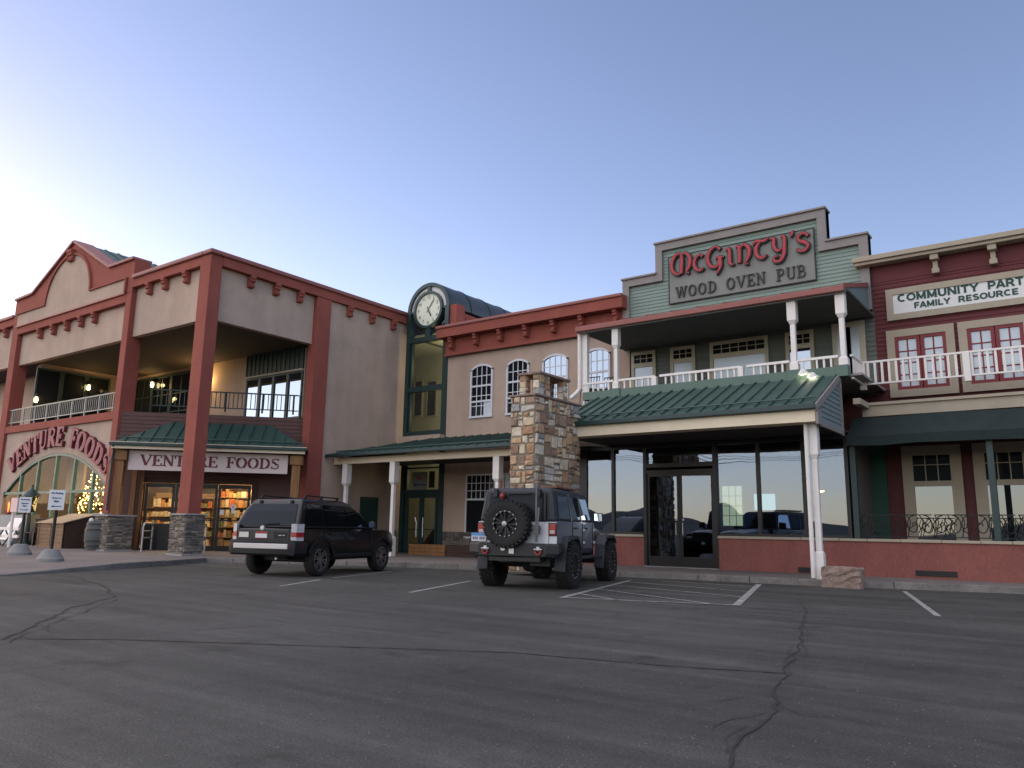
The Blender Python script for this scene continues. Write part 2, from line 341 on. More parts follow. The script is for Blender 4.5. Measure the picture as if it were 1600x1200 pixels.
def seam_roof(name, parent, e0, e1, r0, r1, m='green', gap=.42, lip=.03, rib=.045, thick=.05, guard=True):
    """standing-seam roof plane: eave e0-e1, ridge r0-r1"""
    e0, e1, r0, r1 = map(Vector, (e0, e1, r0, r1)); nrm = (e1-e0).cross(r0-e0).normalized()
    if nrm.z < 0: nrm = -nrm
    b = MB(); dn = nrm*-thick
    b.hexa([e0+dn, e1+dn, r1+dn, r0+dn, e0, e1, r1, r0])
    L = (e1-e0).length; n = max(2, int(L/gap)); ed = (e1-e0)/L
    up = ((r0+r1)/2-(e0+e1)/2); up = (up-ed*up.dot(ed)).normalized()
    H = ((r0-e0).dot(up))
    ru0, ru1 = (r0-e0).dot(ed), (r1-e0).dot(ed)
    for i in range(n+1):
        s_ = L*i/n; s_ = min(max(s_, .02), L-.02)
        top = H
        if ru0 > .01 and s_ < ru0: top = H*s_/ru0
        if ru1 < L-.01 and s_ > ru1: top = H*(L-s_)/(L-ru1)
        if top < .05: continue
        p = e0+ed*s_; b.bar(p+nrm*(rib/2), p+up*top+nrm*(rib/2), .03, rib, nrm)
    if guard:
        a, c = e0+up*.3+nrm*.06, e1+up*.3+nrm*.06
        g = MB(); g.tube([a+ed*.05, c-ed*.05], .022, 6)
        o = b.build(name, m, parent); g.build('snow_guard', m, o); return o
    return b.build(name, m, parent)
def railing(parent, a, b, z0, z1, m, gap=.125, posts=None, pw=.05, bal=.022, name='railing', rail=(.05, .045), extra=0):
    a, b = Vector(a), Vector(b); L = (b-a).length; d = (b-a)/L
    r = MB(); A = lambda s, z: Vector((a.x+d.x*s, a.y+d.y*s, z))
    r.bar(A(0, z1), A(L, z1), rail[0], rail[1]); r.bar(A(0, z0), A(L, z0), rail[0]*.8, rail[1]*.8)
    if extra: r.bar(A(0, z1-extra), A(L, z1-extra), rail[0]*.8, rail[1]*.8)
    o = r.build(name, m, parent); k = MB(); n = int(L/gap)
    for i in range(1, n): k.bar(A(L*i/n, z0+.02), A(L*i/n, z1-.02), bal, bal)
    k.build('balusters', m, o)
    for s_ in (posts or []): q = MB(); q.bar(A(s_, z0-.14), A(s_, z1), pw, pw); q.build('rail_post', m, o)
    return o
def turned_post(x, y, z0, z1, parent, m='white', w=.24, core=.15, cap=.75, base=.5, name='post'):
    b = MB()
    def sec(h, za, zb): b.box(x-h/2, x+h/2, y-h/2, y+h/2, za, zb)
    c1 = min(cap, (z1-z0)*.3)
    b_ = base
    sec(w, z1-c1, z1)
    b.hexa([(x-core/2, y-core/2, z1-c1-.09), (x+core/2, y-core/2, z1-c1-.09), (x+core/2, y+core/2, z1-c1-.09), (x-core/2, y+core/2, z1-c1-.09),
            (x-w/2+.01, y-w/2+.01, z1-c1), (x+w/2-.01, y-w/2+.01, z1-c1), (x+w/2-.01, y+w/2-.01, z1-c1), (x-w/2+.01, y+w/2-.01, z1-c1)])
    sec(core, z0+b_, z1-c1-.09)
    sec(w*.94, z0, z0+b_-.06)
    b.hexa([(x-w*.46, y-w*.46, z0+b_-.06), (x+w*.46, y-w*.46, z0+b_-.06), (x+w*.46, y+w*.46, z0+b_-.06), (x-w*.46, y+w*.46, z0+b_-.06),
            (x-core/2, y-core/2, z0+b_), (x+core/2, y-core/2, z0+b_), (x+core/2, y+core/2, z0+b_), (x-core/2, y+core/2, z0+b_)])
    return b.build(name, m, parent, bevel=.012)
def window(parent, x0, x1, z0, z1, y, m='winwhite', pane='pane', t=.07, out=.06, cols=0, rows=0, mt=.022, arch=0, name='window', meet=None, fn=None, gridz=None):
    """frame proud of the wall plane y, pane inside it; faces -Y unless fn given"""
    fn = fn or (lambda x, d, z: (x, y-d, z)); f = MB()
    def bx(a, b, c, d, o0=.0, o1=None):
        o1 = out if o1 is None else o1
        f.hexa([fn(a, o1, c), fn(b, o1, c), fn(b, o0, c), fn(a, o0, c), fn(a, o1, d), fn(b, o1, d), fn(b, o0, d), fn(a, o0, d)])
    hw, xc = (x1-x0)/2, (x0+x1)/2; zs = z1-arch
    top = lambda x: zs+arch*sqrt(max(0, 1-((x-xc)/hw)**2*.999)) if arch else z1
    if arch:   # shallow arc
        R = (hw*hw+arch*arch)/(2*arch); top = lambda x: z1-R+sqrt(max(0, R*R-(x-xc)**2))
    bx(x0, x0+t, z0+t, zs if arch else z1); bx(x1-t, x1, z0+t, zs if arch else z1); bx(x0-.02, x1+.02, z0, z0+t, 0, out+.012)
    if arch:
        n = 12
        for i in range(n):
            a, b = x0+(x1-x0)*i/n, x0+(x1-x0)*(i+1)/n
            f.hexa([fn(a, out, top(a)-t), fn(b, out, top(b)-t), fn(b, 0, top(b)-t), fn(a, 0, top(a)-t), fn(a, out, top(a)), fn(b, out, top(b)), fn(b, 0, top(b)), fn(a, 0, top(a))])
    else: bx(x0+t, x1-t, z1-t, z1)
    if meet:
        for mz in meet: bx(x0+t, x1-t, mz-.035, mz+.035, 0, out-.01)
    g0, g1 = gridz or (z0+t, z1-t)
    for i in range(1, cols):
        x = x0+t+(x1-x0-2*t)*i/cols; bx(x-mt/2, x+mt/2, g0, min(g1, top(x)-t), .0, out-.03)
    for i in range(1, rows):
        z = g0+(g1-g0)*i/rows; bx(x0+t, x1-t, z-mt/2, z+mt/2, .0, out-.033)
    o = f.build(name, m, parent)
    p = MB(); n = 12 if arch else 1; xs = [x0+.01+(x1-x0-.02)*i/n for i in range(n+1)]
    p.add([fn(x, .016, z0+.01) for x in xs]+[fn(x, .016, top(x)-.012) for x in xs], [(i, i+1, n+2+i, n+1+i) for i in range(n)])
    p.build('pane', pane, o); return o

# stroke lettering -------------------------------------------------
def arc(cx, cy, rx, ry, a0, a1, n=12): return [(cx+rx*cos(rad(a0+(a1-a0)*i/n)), cy+ry*sin(rad(a0+(a1-a0)*i/n))) for i in range(n+1)]
def sf(x, y, w=.2): return [(x-w, y), (x+w, y)]
GL = {   # (advance, thick strokes, thin strokes) in a 1-high cell
 'V': (.86, [[(.1, 1), (.44, 0)]], [[(.44, 0), (.76, 1)], sf(.12, 1, .15), sf(.74, 1, .13)]),
 'E': (.78, [[(.2, 0), (.2, 1)]], [[(.02, 0), (.7, 0), (.7, .24)], [(.02, 1), (.68, 1), (.68, .76)], [(.2, .5), (.5, .5)], [(.5, .36), (.5, .64)]]),
 'N': (.9, [[(.16, 1), (.72, 0)]], [[(.16, 0), (.16, 1)], [(.72, 0), (.72, 1)], sf(.16, 0, .14), sf(.72, 1, .14), sf(.1, 1, .08)]),
 'T': (.78, [[(.38, 0), (.38, 1)]], [[(.04, .72), (.04, 1), (.72, 1), (.72, .72)], sf(.38, 0, .17)]),
 'U': (.86, [[(.18, 1), (.18, .3)]], [[(.18, .3)]+arc(.44, .28, .26, .28, 180, 360)+[(.7, 1)], sf(.18, 1, .15), sf(.7, 1, .13)]),
 'R': (.86, [[(.2, 0), (.2, 1)], [(.44, .48), (.74, 0)]], [[(.02, 1), (.45, 1)]+arc(.45, .75, .24, .25, 90, -90)+[(.2, .5)], sf(.2, 0, .16), sf(.78, 0, .08)]),
 'F': (.74, [[(.2, 0), (.2, 1)]], [[(.02, 1), (.66, 1), (.66, .74)], [(.2, .5), (.5, .5)], [(.5, .36), (.5, .64)], sf(.2, 0, .17)]),
 'O': (.9, [arc(.43, .5, .33, .5, 120, 240), arc(.43, .5, .33, .5, -60, 60)], [arc(.43, .5, .33, .5, 0, 360, 24)]),
 'D': (.88, [[(.2, 0), (.2, 1)], arc(.36, .5, .38, .5, 60, -60)], [[(.02, 1), (.36, 1)]+arc(.36, .5, .38, .5, 90, -90)+[(.02, 0)]]),
 'S': (.72, [[(.2, .70), (.5, .36)]], [arc(.36, .74, .24, .26, 25, 225)+arc(.36, .26, .26, .26, 45, -160), [(.6, .8), (.6, 1)], [(.1, .22), (.1, 0)]]),
 'W': (1.2, [[(.1, 1), (.36, 0)], [(.6, 1), (.84, 0)]], [[(.36, 0), (.6, 1)], [(.84, 0), (1.08, 1)], sf(.1, 1, .14), sf(.6, 1, .12), sf(1.08, 1, .12)]),
 'P': (.78, [[(.2, 0), (.2, 1)]], [[(.02, 1), (.42, 1)]+arc(.42, .73, .26, .27, 90, -90)+[(.2, .46)], sf(.2, 0, .17)]),
 'B': (.82, [[(.2, 0), (.2, 1)]], [[(.02, 1), (.42, 1)]+arc(.42, .76, .22, .24, 90, -90)+[(.2, .52)], [(.42, .52)]+arc(.44, .26, .28, .26, 90, -90)+[(.02, 0)]]),
 ' ': (.62, [], []),
}
def stroke(mb, pts, w, fn, d0, d1):
    """ribbon of width w (number or list) along pts, pushed from depth d0 to d1"""
    n = len(pts); P = [Vector((x, y, 0)) for x, y in pts]; ws = w if isinstance(w, (list, tuple)) else [w]*n
    if len(ws) != n: ws = [ws[0]+(ws[-1]-ws[0])*i/(n-1) for i in range(n)]
    closed = (P[0]-P[-1]).length < 1e-4 and n > 3; Ls, Rs = [], []
    for i in range(n):
        a = P[i-1] if i else (P[-2] if closed else None); b = P[i+1] if i < n-1 else (P[1] if closed else None)
        t1 = (P[i]-a).normalized() if a is not None else None; t2 = (b-P[i]).normalized() if b is not None else None
        t = (t1+t2).normalized() if (t1 and t2 and (t1+t2).length > .1) else (t2 or t1)
        nn = Vector((-t.y, t.x, 0)); k = 1.0
        if t1 and t2: k = min(1.5, 1/max(.5, nn.dot(Vector((-t1.y, t1.x, 0)))))
        h = ws[i]/2*k; e = Vector((0, 0, 0))
        Ls.append(P[i]+nn*h); Rs.append(P[i]-nn*h)
    vs = [fn(p.x, p.y, d) for d in (d0, d1) for p in Ls+Rs]; N = 2*n
    fs = []
    for i in range(n-1):
        fs += [(N+i, N+i+1, N+n+i+1, N+n+i), (i, N+i, N+i+1, i+1)[::-1], (n+i, n+i+1, N+n+i+1, N+n+i)[::-1]]
    if not closed: fs += [(0, n, N+n, N), (n-1, N+n-1, N+2*n-1, 2*n-1)]
    mb.add(vs, fs)
def glyph(mb, ch, fn, thick=.19, thin=.1, d0=0, d1=.03):
    adv, A, B = GL[ch]; k = 0
    for p in A: stroke(mb, p, thick, fn, d0, d1+k*.0008); k += 1
    for p in B: stroke(mb, p, thin, fn, d0, d1+k*.0008); k += 1
    return adv
def ftext(name, txt, size, m, parent, fn, sx=1.0, bold=0, ext=.01, res=3):
    """built-in font outlined to a mesh, mapped by fn(x, y, depth); returns object, x centred on 0"""
    c = bpy.data.curves.new('tmp', 'FONT'); c.body = txt; c.size = size; c.align_x = 'CENTER'; c.offset = bold; c.extrude = ext/2; c.resolution_u = res
    o = bpy.data.objects.new('tmp', c); COL.objects.link(o); dp = bpy.context.evaluated_depsgraph_get(); me = bpy.data.meshes.new_from_object(o.evaluated_get(dp))
    bpy.data.objects.remove(o); bpy.data.curves.remove(c)
    b = MB(); b.add([fn(v.co.x*sx, v.co.y, v.co.z+ext/2) for v in me.vertices], [list(p.vertices) for p in me.polygons]); bpy.data.meshes.remove(me)
    return b.build(name, m, parent)

# ================================================================== GROUND
def asphalt():
    m, n, l, p = nodes_of('asphalt')
    tc = n.new('ShaderNodeTexCoord')
    def noise(sc, det=4, mp=None, rough=.6):
        z = n.new('ShaderNodeTexNoise'); z.inputs['Scale'].default_value = sc; z.inputs['Detail'].default_value = det; z.inputs['Roughness'].default_value = rough
        if mp:
            q = n.new('ShaderNodeMapping'); q.inputs['Scale'].default_value = mp[0]; q.inputs['Rotation'].default_value = (0, 0, mp[1]); l.new(tc.outputs['Object'], q.inputs[0]); l.new(q.outputs[0], z.inputs['Vector'])
        else: l.new(tc.outputs['Object'], z.inputs['Vector'])
        return z.outputs[0]
    def rng(s, a, b, c, d):
        r = n.new('ShaderNodeMapRange'); r.inputs['From Min'].default_value = a; r.inputs['From Max'].default_value = b; r.inputs['To Min'].default_value = c; r.inputs['To Max'].default_value = d; l.new(s, r.inputs[0]); return r.outputs[0]
    def mul(a, b):
        r = n.new('ShaderNodeMath'); r.operation = 'MULTIPLY'; l.new(a, r.inputs[0]); l.new(b, r.inputs[1]); return r.outputs[0]
    big = rng(noise(.3, 6), .32, .68, .72, 1.25)
    streak = rng(noise(1.0, 6, ((.16, 1.7, 1), rad(-36)), .7), .36, .66, .76, 1.30)
    scuff = rng(noise(1.0, 5, ((.9, .35, 1), rad(20)), .7), .57, .74, 1.0, 1.35)
    mid = rng(noise(7, 5), .3, .7, .88, 1.12)
    grain = rng(noise(60, 4, None, .75), .28, .72, .38, 1.7)
    speck = mul(rng(noise(34, 1), .68, .76, 1.0, 2.1), mul(rng(noise(1.3, 3), .62, .72, 1.0, .62), rng(noise(1.0, 4, ((.05, 2.2, 1), rad(-24)), .6), .52, .66, 1.0, 1.22)))
    v = mul(mul(mul(big, streak), mul(scuff, mid)), mul(grain, speck))
    sc = n.new('ShaderNodeVectorMath'); sc.operation = 'SCALE'; sc.inputs[0].default_value = (.0535, .0525, .0470); l.new(v, sc.inputs['Scale'])
    l.new(sc.outputs[0], p.inputs['Base Color']); p.inputs['Roughness'].default_value = .82; p.inputs['Specular IOR Level'].default_value = .3
    ln = n.new('ShaderNodeTexNoise'); ln.inputs['Scale'].default_value = 110; ln.inputs['Detail'].default_value = 3; l.new(tc.outputs['Object'], ln.inputs['Vector'])
    b = n.new('ShaderNodeBump'); b.inputs['Strength'].default_value = .55; b.inputs['Distance'].default_value = .012; l.new(ln.outputs[0], b.inputs['Height']); l.new(b.outputs[0], p.inputs['Normal'])
    return m
M['asphalt'] = asphalt()
M['paint'] = mat('worn_line_paint', (.27, .262, .25), .9, var=.55, vs=7, fine=.4, fs=26)
M['crack'] = mat('crack_fill', (.034, .028, .024), .9, var=.3, vs=12)
M['field'] = mat('dry_field', (.07, .065, .045), .95, var=.3, vs=.05)
M['hill'] = mat('far_hill', (.045, .05, .05), .95, var=.2, vs=.01)
def structure(mb, name, m, **k): return mb.build(name, m, kind='structure', **k)
g = MB(); g.add([(-70, -60, 0), (50, -60, 0), (50, 60, 0), (-70, 60, 0)], [(0, 1, 2, 3)]); structure(g, 'parking_lot', 'asphalt')
g = MB(); g.add([(-3000, -3000, -.05), (3000, -3000, -.05), (3000, 3000, -.05), (-3000, 3000, -.05)], [(0, 1, 2, 3)]); structure(g, 'ground', 'field')
KL = [(-18.0, 7.0, .015), (-18.45, 8.1, .05), (-19.2, 10, .12), (-20.1, 11.8, .12), (-21.3, 13.8, .12), (-20.6, 14.3, .12), (-15.8, 16.6, .12), (-14.2, 17.0, .12),
      (-9.5, 17.6, .12), (-7.6, 17.9, .12), (-5.2, 18.1, .12), (-3.5, 18.55, .12), (-1.2, 19.1, .12), (12, 20.0, .12)]
g = MB()
b1 = [(-15.5, 0, .012)]+KL[:5]
md = [(-30, 0, .08), (-30, 6, .15), (-30, 8, .2), (-30, 10, .25), (-30, 12, .25), (-30, 13.9, .25)]
for i in range(5):
    g.add([b1[i], b1[i+1], md[i+1], md[i]], [(0, 1, 2, 3)])
    g.add([md[i], md[i+1], (-70, md[i+1][1], .25), (-70, md[i][1], .25)], [(0, 1, 2, 3)])
g.add([(-21.3, 13.8, .12), (-21.3, 26, .12), (-30, 26, .25), (-30, 13.9, .25)], [(0, 1, 2, 3)])
for a, b in zip(KL[4:-1], KL[5:]): g.add([a, b, (b[0], 26, .12), (a[0], 26, .12)], [(0, 1, 2, 3)])
structure(g, 'pavement', 'pinkslab')
g = MB()      # kerb stones along the pavement edge
for i in range(len(KL)-1):
    a, b = Vector(KL[i]), Vector(KL[i+1]); d = (b-a); L = d.length; d /= L; nn = Vector((d.y, -d.x, 0)); k = max(1, round(L/1.6))
    for j in range(k):
        p, q = a+d*(L*j/k+.006), a+d*(L*(j+1)/k-.006); dz = random.uniform(-.008, .01)
        g.hexa([p+nn*.09+Vector((0, 0, -.2)), q+nn*.09+Vector((0, 0, -.2)), q-nn*.13+Vector((0, 0, -.2)), p-nn*.13+Vector((0, 0, -.2)),
                p+nn*.05+Vector((0, 0, .012+dz)), q+nn*.05+Vector((0, 0, .012+dz)), q-nn*.13+Vector((0, 0, .012+dz)), p-nn*.13+Vector((0, 0, .012+dz))])
structure(g, 'kerb', 'kerb', bevel=.02)
def strip(g, pts, w, z=.004, jit=0, close=False):
    P = []
    for a, b in zip(pts[:-1], pts[1:]):
        a, b = Vector((a[0], a[1], 0)), Vector((b[0], b[1], 0)); n_ = max(1, int((b-a).length/.12)) if jit else 1
        P += [a+(b-a)*i/n_ for i in range(n_)]
    P.append(Vector((pts[-1][0], pts[-1][1], 0))); vs = []; off = 0
    for i, p in enumerate(P):
        d = (P[min(i+1, len(P)-1)]-P[max(i-1, 0)]).normalized(); nn = Vector((-d.y, d.x, 0))
        if jit: off = off*.8+random.uniform(-jit, jit)
        ww = w*(random.uniform(.35, 1.5) if jit else 1)/2
        vs += [p+nn*(off+ww)+Vector((0, 0, z)), p+nn*(off-ww)+Vector((0, 0, z))]
    g.add(vs, [(2*i, 2*i+1, 2*i+3, 2*i+2) for i in range(len(P)-1)])
G = lambda x, y: tuple(at(x, y, 'z', 0))
g = MB()
for a, b in [((640, 926), (735, 908)), ((438, 916), (500, 906)), ((520, 903), (612, 893)), ((1413, 924), (1466, 963))]:
    strip(g, [G(*a), G(*b)], .085)
A_, B_, C_, D_ = map(Vector, (G(877, 934), G(985, 907), G(1186, 913), G(1150, 946)))
strip(g, [A_, B_], .10); strip(g, [D_, C_], .12)
structure(g, 'parking_lines', 'paint')
g = MB(); strip(g, [A_, D_], .09, .008)
lr = lambda a, b, t: a+(b-a)*t
for s0, s1, e0, e1 in [((A_, D_, .33), 0, (A_, B_, .18), 0), ((A_, D_, .88), 0, (A_, B_, .42), 0), ((D_, C_, .30), 0, (A_, B_, .66), 0), ((D_, C_, .55), 0, (A_, B_, .88), 0), ((D_, C_, .82), 0, (B_, C_, .25), 0)]:
    strip(g, [lr(*s0), lr(*e0)], .07, .008)
structure(g, 'hatched_bay_lines', 'paint')
g = MB()
strip(g, [G(0, 998), G(200, 1000), G(450, 1008), G(800, 1020), G(1050, 1042), G(1225, 1052)], .034, .0045, .008)
strip(g, [G(1252, 940), G(1250, 975), G(1245, 1030), G(1230, 1060), G(1213, 1090), G(1215, 1112), G(1175, 1135), G(1135, 1170), G(1105, 1215)], .018, .0055, .03)
strip(g, [G(1215, 1112), G(1150, 1125), G(1120, 1145)], .008, .0065, .03)
strip(g, [G(0, 1000), G(55, 978), G(110, 950), G(178, 932), G(165, 918), G(118, 903)], .026, .0075, .035)
strip(g, [G(20, 1005), G(90, 972), G(185, 935)], .012, .0085, .04)
for pts in ([(1252, 975), (1262, 1000), (1256, 1030)], [(1245, 1030), (1225, 1042), (1180, 1040)], [(1230, 1060), (1262, 1075), (1290, 1072)], [(1213, 1090), (1170, 1088), (1120, 1098)], [(1215, 1100), (1260, 1118), (1330, 1125), (1390, 1150)], [(1175, 1135), (1150, 1150), (1148, 1180)], [(1240, 1010), (1228, 1030), (1236, 1056)], [(60, 978), (80, 990), (140, 988)], [(110, 950), (150, 955), (200, 948)]): strip(g, [G(*p) for p in pts], .006, .0095, .035)
strip(g, [G(300, 985), G(480, 975), G(700, 990)], .012, .0052, .02)
structure(g, 'asphalt_cracks', 'crack')

# what stands behind the camera and shows only as a reflection in the shop windows
g = MB(); n_ = 70; R_ = 620
pr = [(rad(150+240*i/n_), 11+6*sin(i*.33)+4*sin(i*.9+1)+2*sin(i*2.1)) for i in range(n_+1)]
vs = []
for a, h in pr: vs += [(R_*cos(a), R_*sin(a), -1), (R_*1.5*cos(a), R_*1.5*sin(a), h*2.2), (R_*1.9*cos(a), R_*1.9*sin(a), -1)]
g.add(vs, [(3*i, 3*i+1, 3*i+4, 3*i+3) for i in range(n_)]+[(3*i+1, 3*i+2, 3*i+5, 3*i+4) for i in range(n_)])
structure(g, 'hills', 'hill', smooth=True)
up = thing('utility_pole', 'wooden utility pole with crossarm seen mirrored in the pub windows', 'utility pole', (3.0, -21, 0))
b = MB(); b.tube([(3, -21, 0), (3.1, -21, 9.5)], [.17, .12], 10); b.build('pole', 'darkwood', up)
b = MB(); b.box(1.7, 4.5, -21.1, -20.9, 8.6, 8.75); b.build('crossarm', 'darkwood', up)
b = MB(); b.lathe((3.35, -21, 7.2), (0, 0, 1), [(0, 0), (.24, 0), (.24, .8), (0, .85)], 12); b.build('transformer', 'steel', up)
b = MB()
for k in range(3): b.tube([(-45+95*i/14, -21+.0*k, 8.85-1.6*sin(pi*((i*.93) % 7)/7)-.2*k) for i in range(15)], .02, 5)
b.build('wire', 'black', up)

# ================================================================== CORNER SHOP (left)
YF, XC = 13.85, -22.5
shop = thing('grocery_building', 'two storey red and tan stucco corner shop with open upper terrace and gabled parapet', 'building', (-30, 16, .12))
def pillar(x0, x1, y0, y1, z1, nm='pillar'):
    b = MB(); b.box(x0, x1, y0, y1, .1, z1); return b.build(nm, 'red', shop, bevel=.015)
CAPZ, BEAM0 = 10.03, 9.56
def cap(x0, x1, y0, y1, z1=CAPZ):     # rounded coping
    b = MB(); b.box(x0, x1, y0, y1, z1-.16, z1); b.build('coping', 'redcap', shop, bevel=.05, seg=3)
# pillars
pc = pillar(-23.12, XC-.02, YF, YF+.44, 9.9); stone_pier(pc, -23.26, XC+.04, YF-.1, YF+.56, .06, 1.42, 3)
p2 = pillar(-27.83, -27.43, YF, YF+.55, 9.39); stone_pier(p2, -27.95, -27.33, YF-.15, YF+.65, .1, 1.42, 4)
p1 = pillar(-37.38, -36.8, YF, YF+.55, 9.39); stone_pier(p1, -37.5, -36.7, YF-.15, YF+.65, .1, 1.42, 5)
p3 = pillar(-22.93, XC-.02, 18.33, 19.0, 9.555); stone_pier(p3, -23.02, -22.43, 18.24, 19.08, .06, 1.42, 6)
# right face: beam, fascia, stucco wall
for q_ in ((XC-.35, XC, YF+.44, 23.35), (-27.43, -23.12, YF+.002, YF+.35), (-50, -37.38, YF, YF+.35)): b = MB(); b.box(*q_, BEAM0, 9.9); b.build('cornice_beam', 'red', shop)
cap(XC-.4, XC+.09, YF-.09, 23.35); cap(-27.42, XC-.41, YF-.09, YF+.4); cap(-50, -37.4, YF-.09, YF+.4)
b = MB(); b.box(XC-.45, XC-.22, YF+.44, 18.33, 7.74, BEAM0-.002); b.box(-27.43, -23.12, YF+.2, YF+.42, 7.74, BEAM0-.002); b.box(-36.8, -27.83, YF+.2, YF+.42, 7.72, 9.06); b.box(-50, -37.38, YF+.2, YF+.42, 7.74, BEAM0-.002); b.build('upper_fascia', 'tan', shop)
b = MB(); b.box(XC-.4, XC-.14, 19.0, 23.4, .1, BEAM0-.002); b.build('stucco_wall', 'tan', shop)
b = MB(); b.box(XC-.15, XC-.09, 19.1, 23.1, .1, .98); b.build('stone_base', 'ledgedark', shop)
for y in (14.95+.55, 16.55, 17.6): corbel(shop, lambda a, o, z, y=y: (XC-.22+o, y+a, BEAM0+z))
for y in (19.95, 21.15, 22.35): corbel(shop, lambda a, o, z, y=y: (XC-.14+o, y+a, BEAM0+z))
for px, py in ((238, 450), (263, 440), (296, 432)):
    x = at(px, py, 'y', YF+.2).x; corbel(shop, lambda a, o, z, x=x: (x+a, YF+.2-o, BEAM0+z))
for px in (69, 90, 111, 133, 154):
    x = at(px, 505-(px-69)*.27, 'y', YF+.2).x; corbel(shop, lambda a, o, z, x=x: (x+a, YF+.2-o, 9.06+z))
corbel(shop, lambda a, o, z: (-38.3+a, YF+.2-o, BEAM0+z)); corbel(shop, lambda a, o, z: (-39.9+a, YF+.2-o, BEAM0+z))
# gabled parapet
GX, GZ, gt = -32.43, 12.36, .6
out = [(-37.38, 9.4), (-27.43, 9.4), (-27.43, 10.62), (-29.25, 10.62), (GX, GZ-.05), (-35.72, 10.66), (-37.38, 10.62)]
gb = MB(); gb.prism([(x, YF, z) for x, z in out], (0, gt, 0)); gp = gb.build('gable_parapet', 'red', shop)
b = MB(); b.box(-36.8, -27.83, YF, YF+.35, 9.06, 9.4-.001); b.build('gable_beam', 'red', gp)
b = MB(); b.box(-37.0, -27.85, YF-.07, YF-.001, 9.36, 9.44); b.build('trim_moulding', 'redcap', gp, bevel=.02)
b = MB()      # raised tan panel: band with a round head
R = 1.86; xc = -32.49
pts = [(-36.97, 9.46), (-27.9, 9.46), (-27.9, 9.95), (xc+R, 9.95)]+[(xc+R*cos(rad(a)), 9.95+1.80*sin(rad(a))) for a in range(6, 180, 6)]+[(xc-R, 9.95), (-36.97, 9.95)]
b.prism([(x, YF-.02, z) for x, z in pts], (0, .018, 0)); b.build('parapet_panel', 'tan', gp)
b = MB(); b.arcband(lambda x, y, d: (xc+x, YF-d, 9.95+y), R, R+.10, 0, pi, 0.0, .09, 28, 1.8/1.86)
b.box(xc+R+.1, -27.8, YF-.085, YF, 9.95, 10.0); b.box(-37.05, xc-R-.1, YF-.085, YF, 9.95, 10.0); b.box(-27.9, -27.8, YF-.085, YF, 9.44, 9.95); b.build('panel_moulding', 'red', gp)
corbel(gp, lambda a, o, z: (GX+a*2.0, YF-o*.9, 11.98+z*1.15))
b = MB()
for (x0, z0), (x1, z1) in zip(out[2:6], out[3:7]):
    d = Vector((x1-x0, 0, z1-z0)).normalized(); nn = Vector((-d.z, 0, d.x));  nn = nn if nn.z > 0 else -nn
    p, q = Vector((x0, 0, z0)), Vector((x1, 0, z1))
    b.hexa([p+Vector((0, YF-.1, 0)), q+Vector((0, YF-.1, 0)), q+Vector((0, YF+gt+.06, 0)), p+Vector((0, YF+gt+.06, 0)),
            p+nn*.12+Vector((0, YF-.1, 0)), q+nn*.12+Vector((0, YF-.1, 0)), q+nn*.12+Vector((0, YF+gt+.06, 0)), p+nn*.12+Vector((0, YF+gt+.06, 0))])
b.build('gable_coping', 'redcap', gp, bevel=.03)
seam_roof('gable_roof', shop, (-28.6, YF+gt+.08, 10.35), (-28.6, 21, 10.35), (GX, YF+gt+.08, 12.38), (GX, 21, 12.38), gap=.5, guard=False)
seam_roof('gable_roof', shop, (-36.2, YF+gt+.08, 10.35), (-36.2, 21, 10.35), (GX, YF+gt+.08, 12.38), (GX, 21, 12.38), gap=.5, guard=False)
b = MB(); b.box(-27.5, -22.9, YF+.5, 23.1, 9.2, 9.5); b.box(-50, -37.0, YF+.5, 23, 9.2, 9.5); b.box(-37, -27.5, 14.7, 23, 9.2, 9.5); b.build('flat_roof', 'greytrim', shop)
# terrace
FZ, CZ, WB = 5.02, 7.76, 18.45
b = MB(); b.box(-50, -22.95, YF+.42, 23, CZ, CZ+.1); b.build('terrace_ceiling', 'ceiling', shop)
b = MB(); b.prism([(-50, YF+.4, 4.9), (-27.5, YF+.4, 4.9), (-26.98, 14.45, 4.9), (-23.25, 18.4, 4.9), (-23.1, 23, 4.9), (-50, 23, 4.9)], (0, 0, .1)); b.build('terrace_floor', 'concrete', shop)
b = MB(); b.box(-35.6, -23.15, WB, WB+.2, FZ, CZ-.002); b.box(-35.9, -35.6, YF+.6, WB+.2, FZ, CZ-.002); b.box(-50, -35.9, 15.6, 15.8, FZ, CZ-.002); b.build('terrace_wall', 'tan', shop)
# window wall on the right of the terrace: vertical panels above, glazing below
def xw(px, py): return at(px, py, 'y', WB).x
x0, x1 = xw(386, 600), -23.2
b = MB(); zt = 6.82
b.box(x0, x1, WB-.06, WB, zt+.06, CZ-.02)
n_ = 13
for i in range(n_+1): b.box(x0+(x1-x0)*i/n_-.02, x0+(x1-x0)*i/n_+.02, WB-.09, WB-.06, zt+.06, CZ-.02)
b.build('panelled_transom', 'greenframe', shop)
b = MB(); b.box(x0, x1, WB-.12, WB, zt, zt+.06); b.build('transom_sill', 'bone', shop)
for i in range(4):
    a, c = x0+(x1-x0)*i/4, x0+(x1-x0)*(i+1)/4
    window(shop, a, c, FZ, zt-.002, WB, 'greenframe', 'paneb', t=.07, name='terrace_window')
x0, x1 = -35.2, xw(299, 600)
for i in range(3):
    a, c = x0+(x1-x0)*i/3, x0+(x1-x0)*(i+1)/3
    window(shop, a, c, FZ, CZ-.15, WB, 'greenframe', 'panedk', t=.09, cols=2, rows=3, mt=.05, name='terrace_window')
for i in range(3):
    a, c = YF+.45+i*1.05, YF+.45+i*1.05+1.03
    window(shop, a, c, FZ, CZ-.2, 0, 'greenframe', 'panedk', t=.07, cols=1, name='terrace_window', fn=lambda x, d, z: (-35.6+d, x, z))
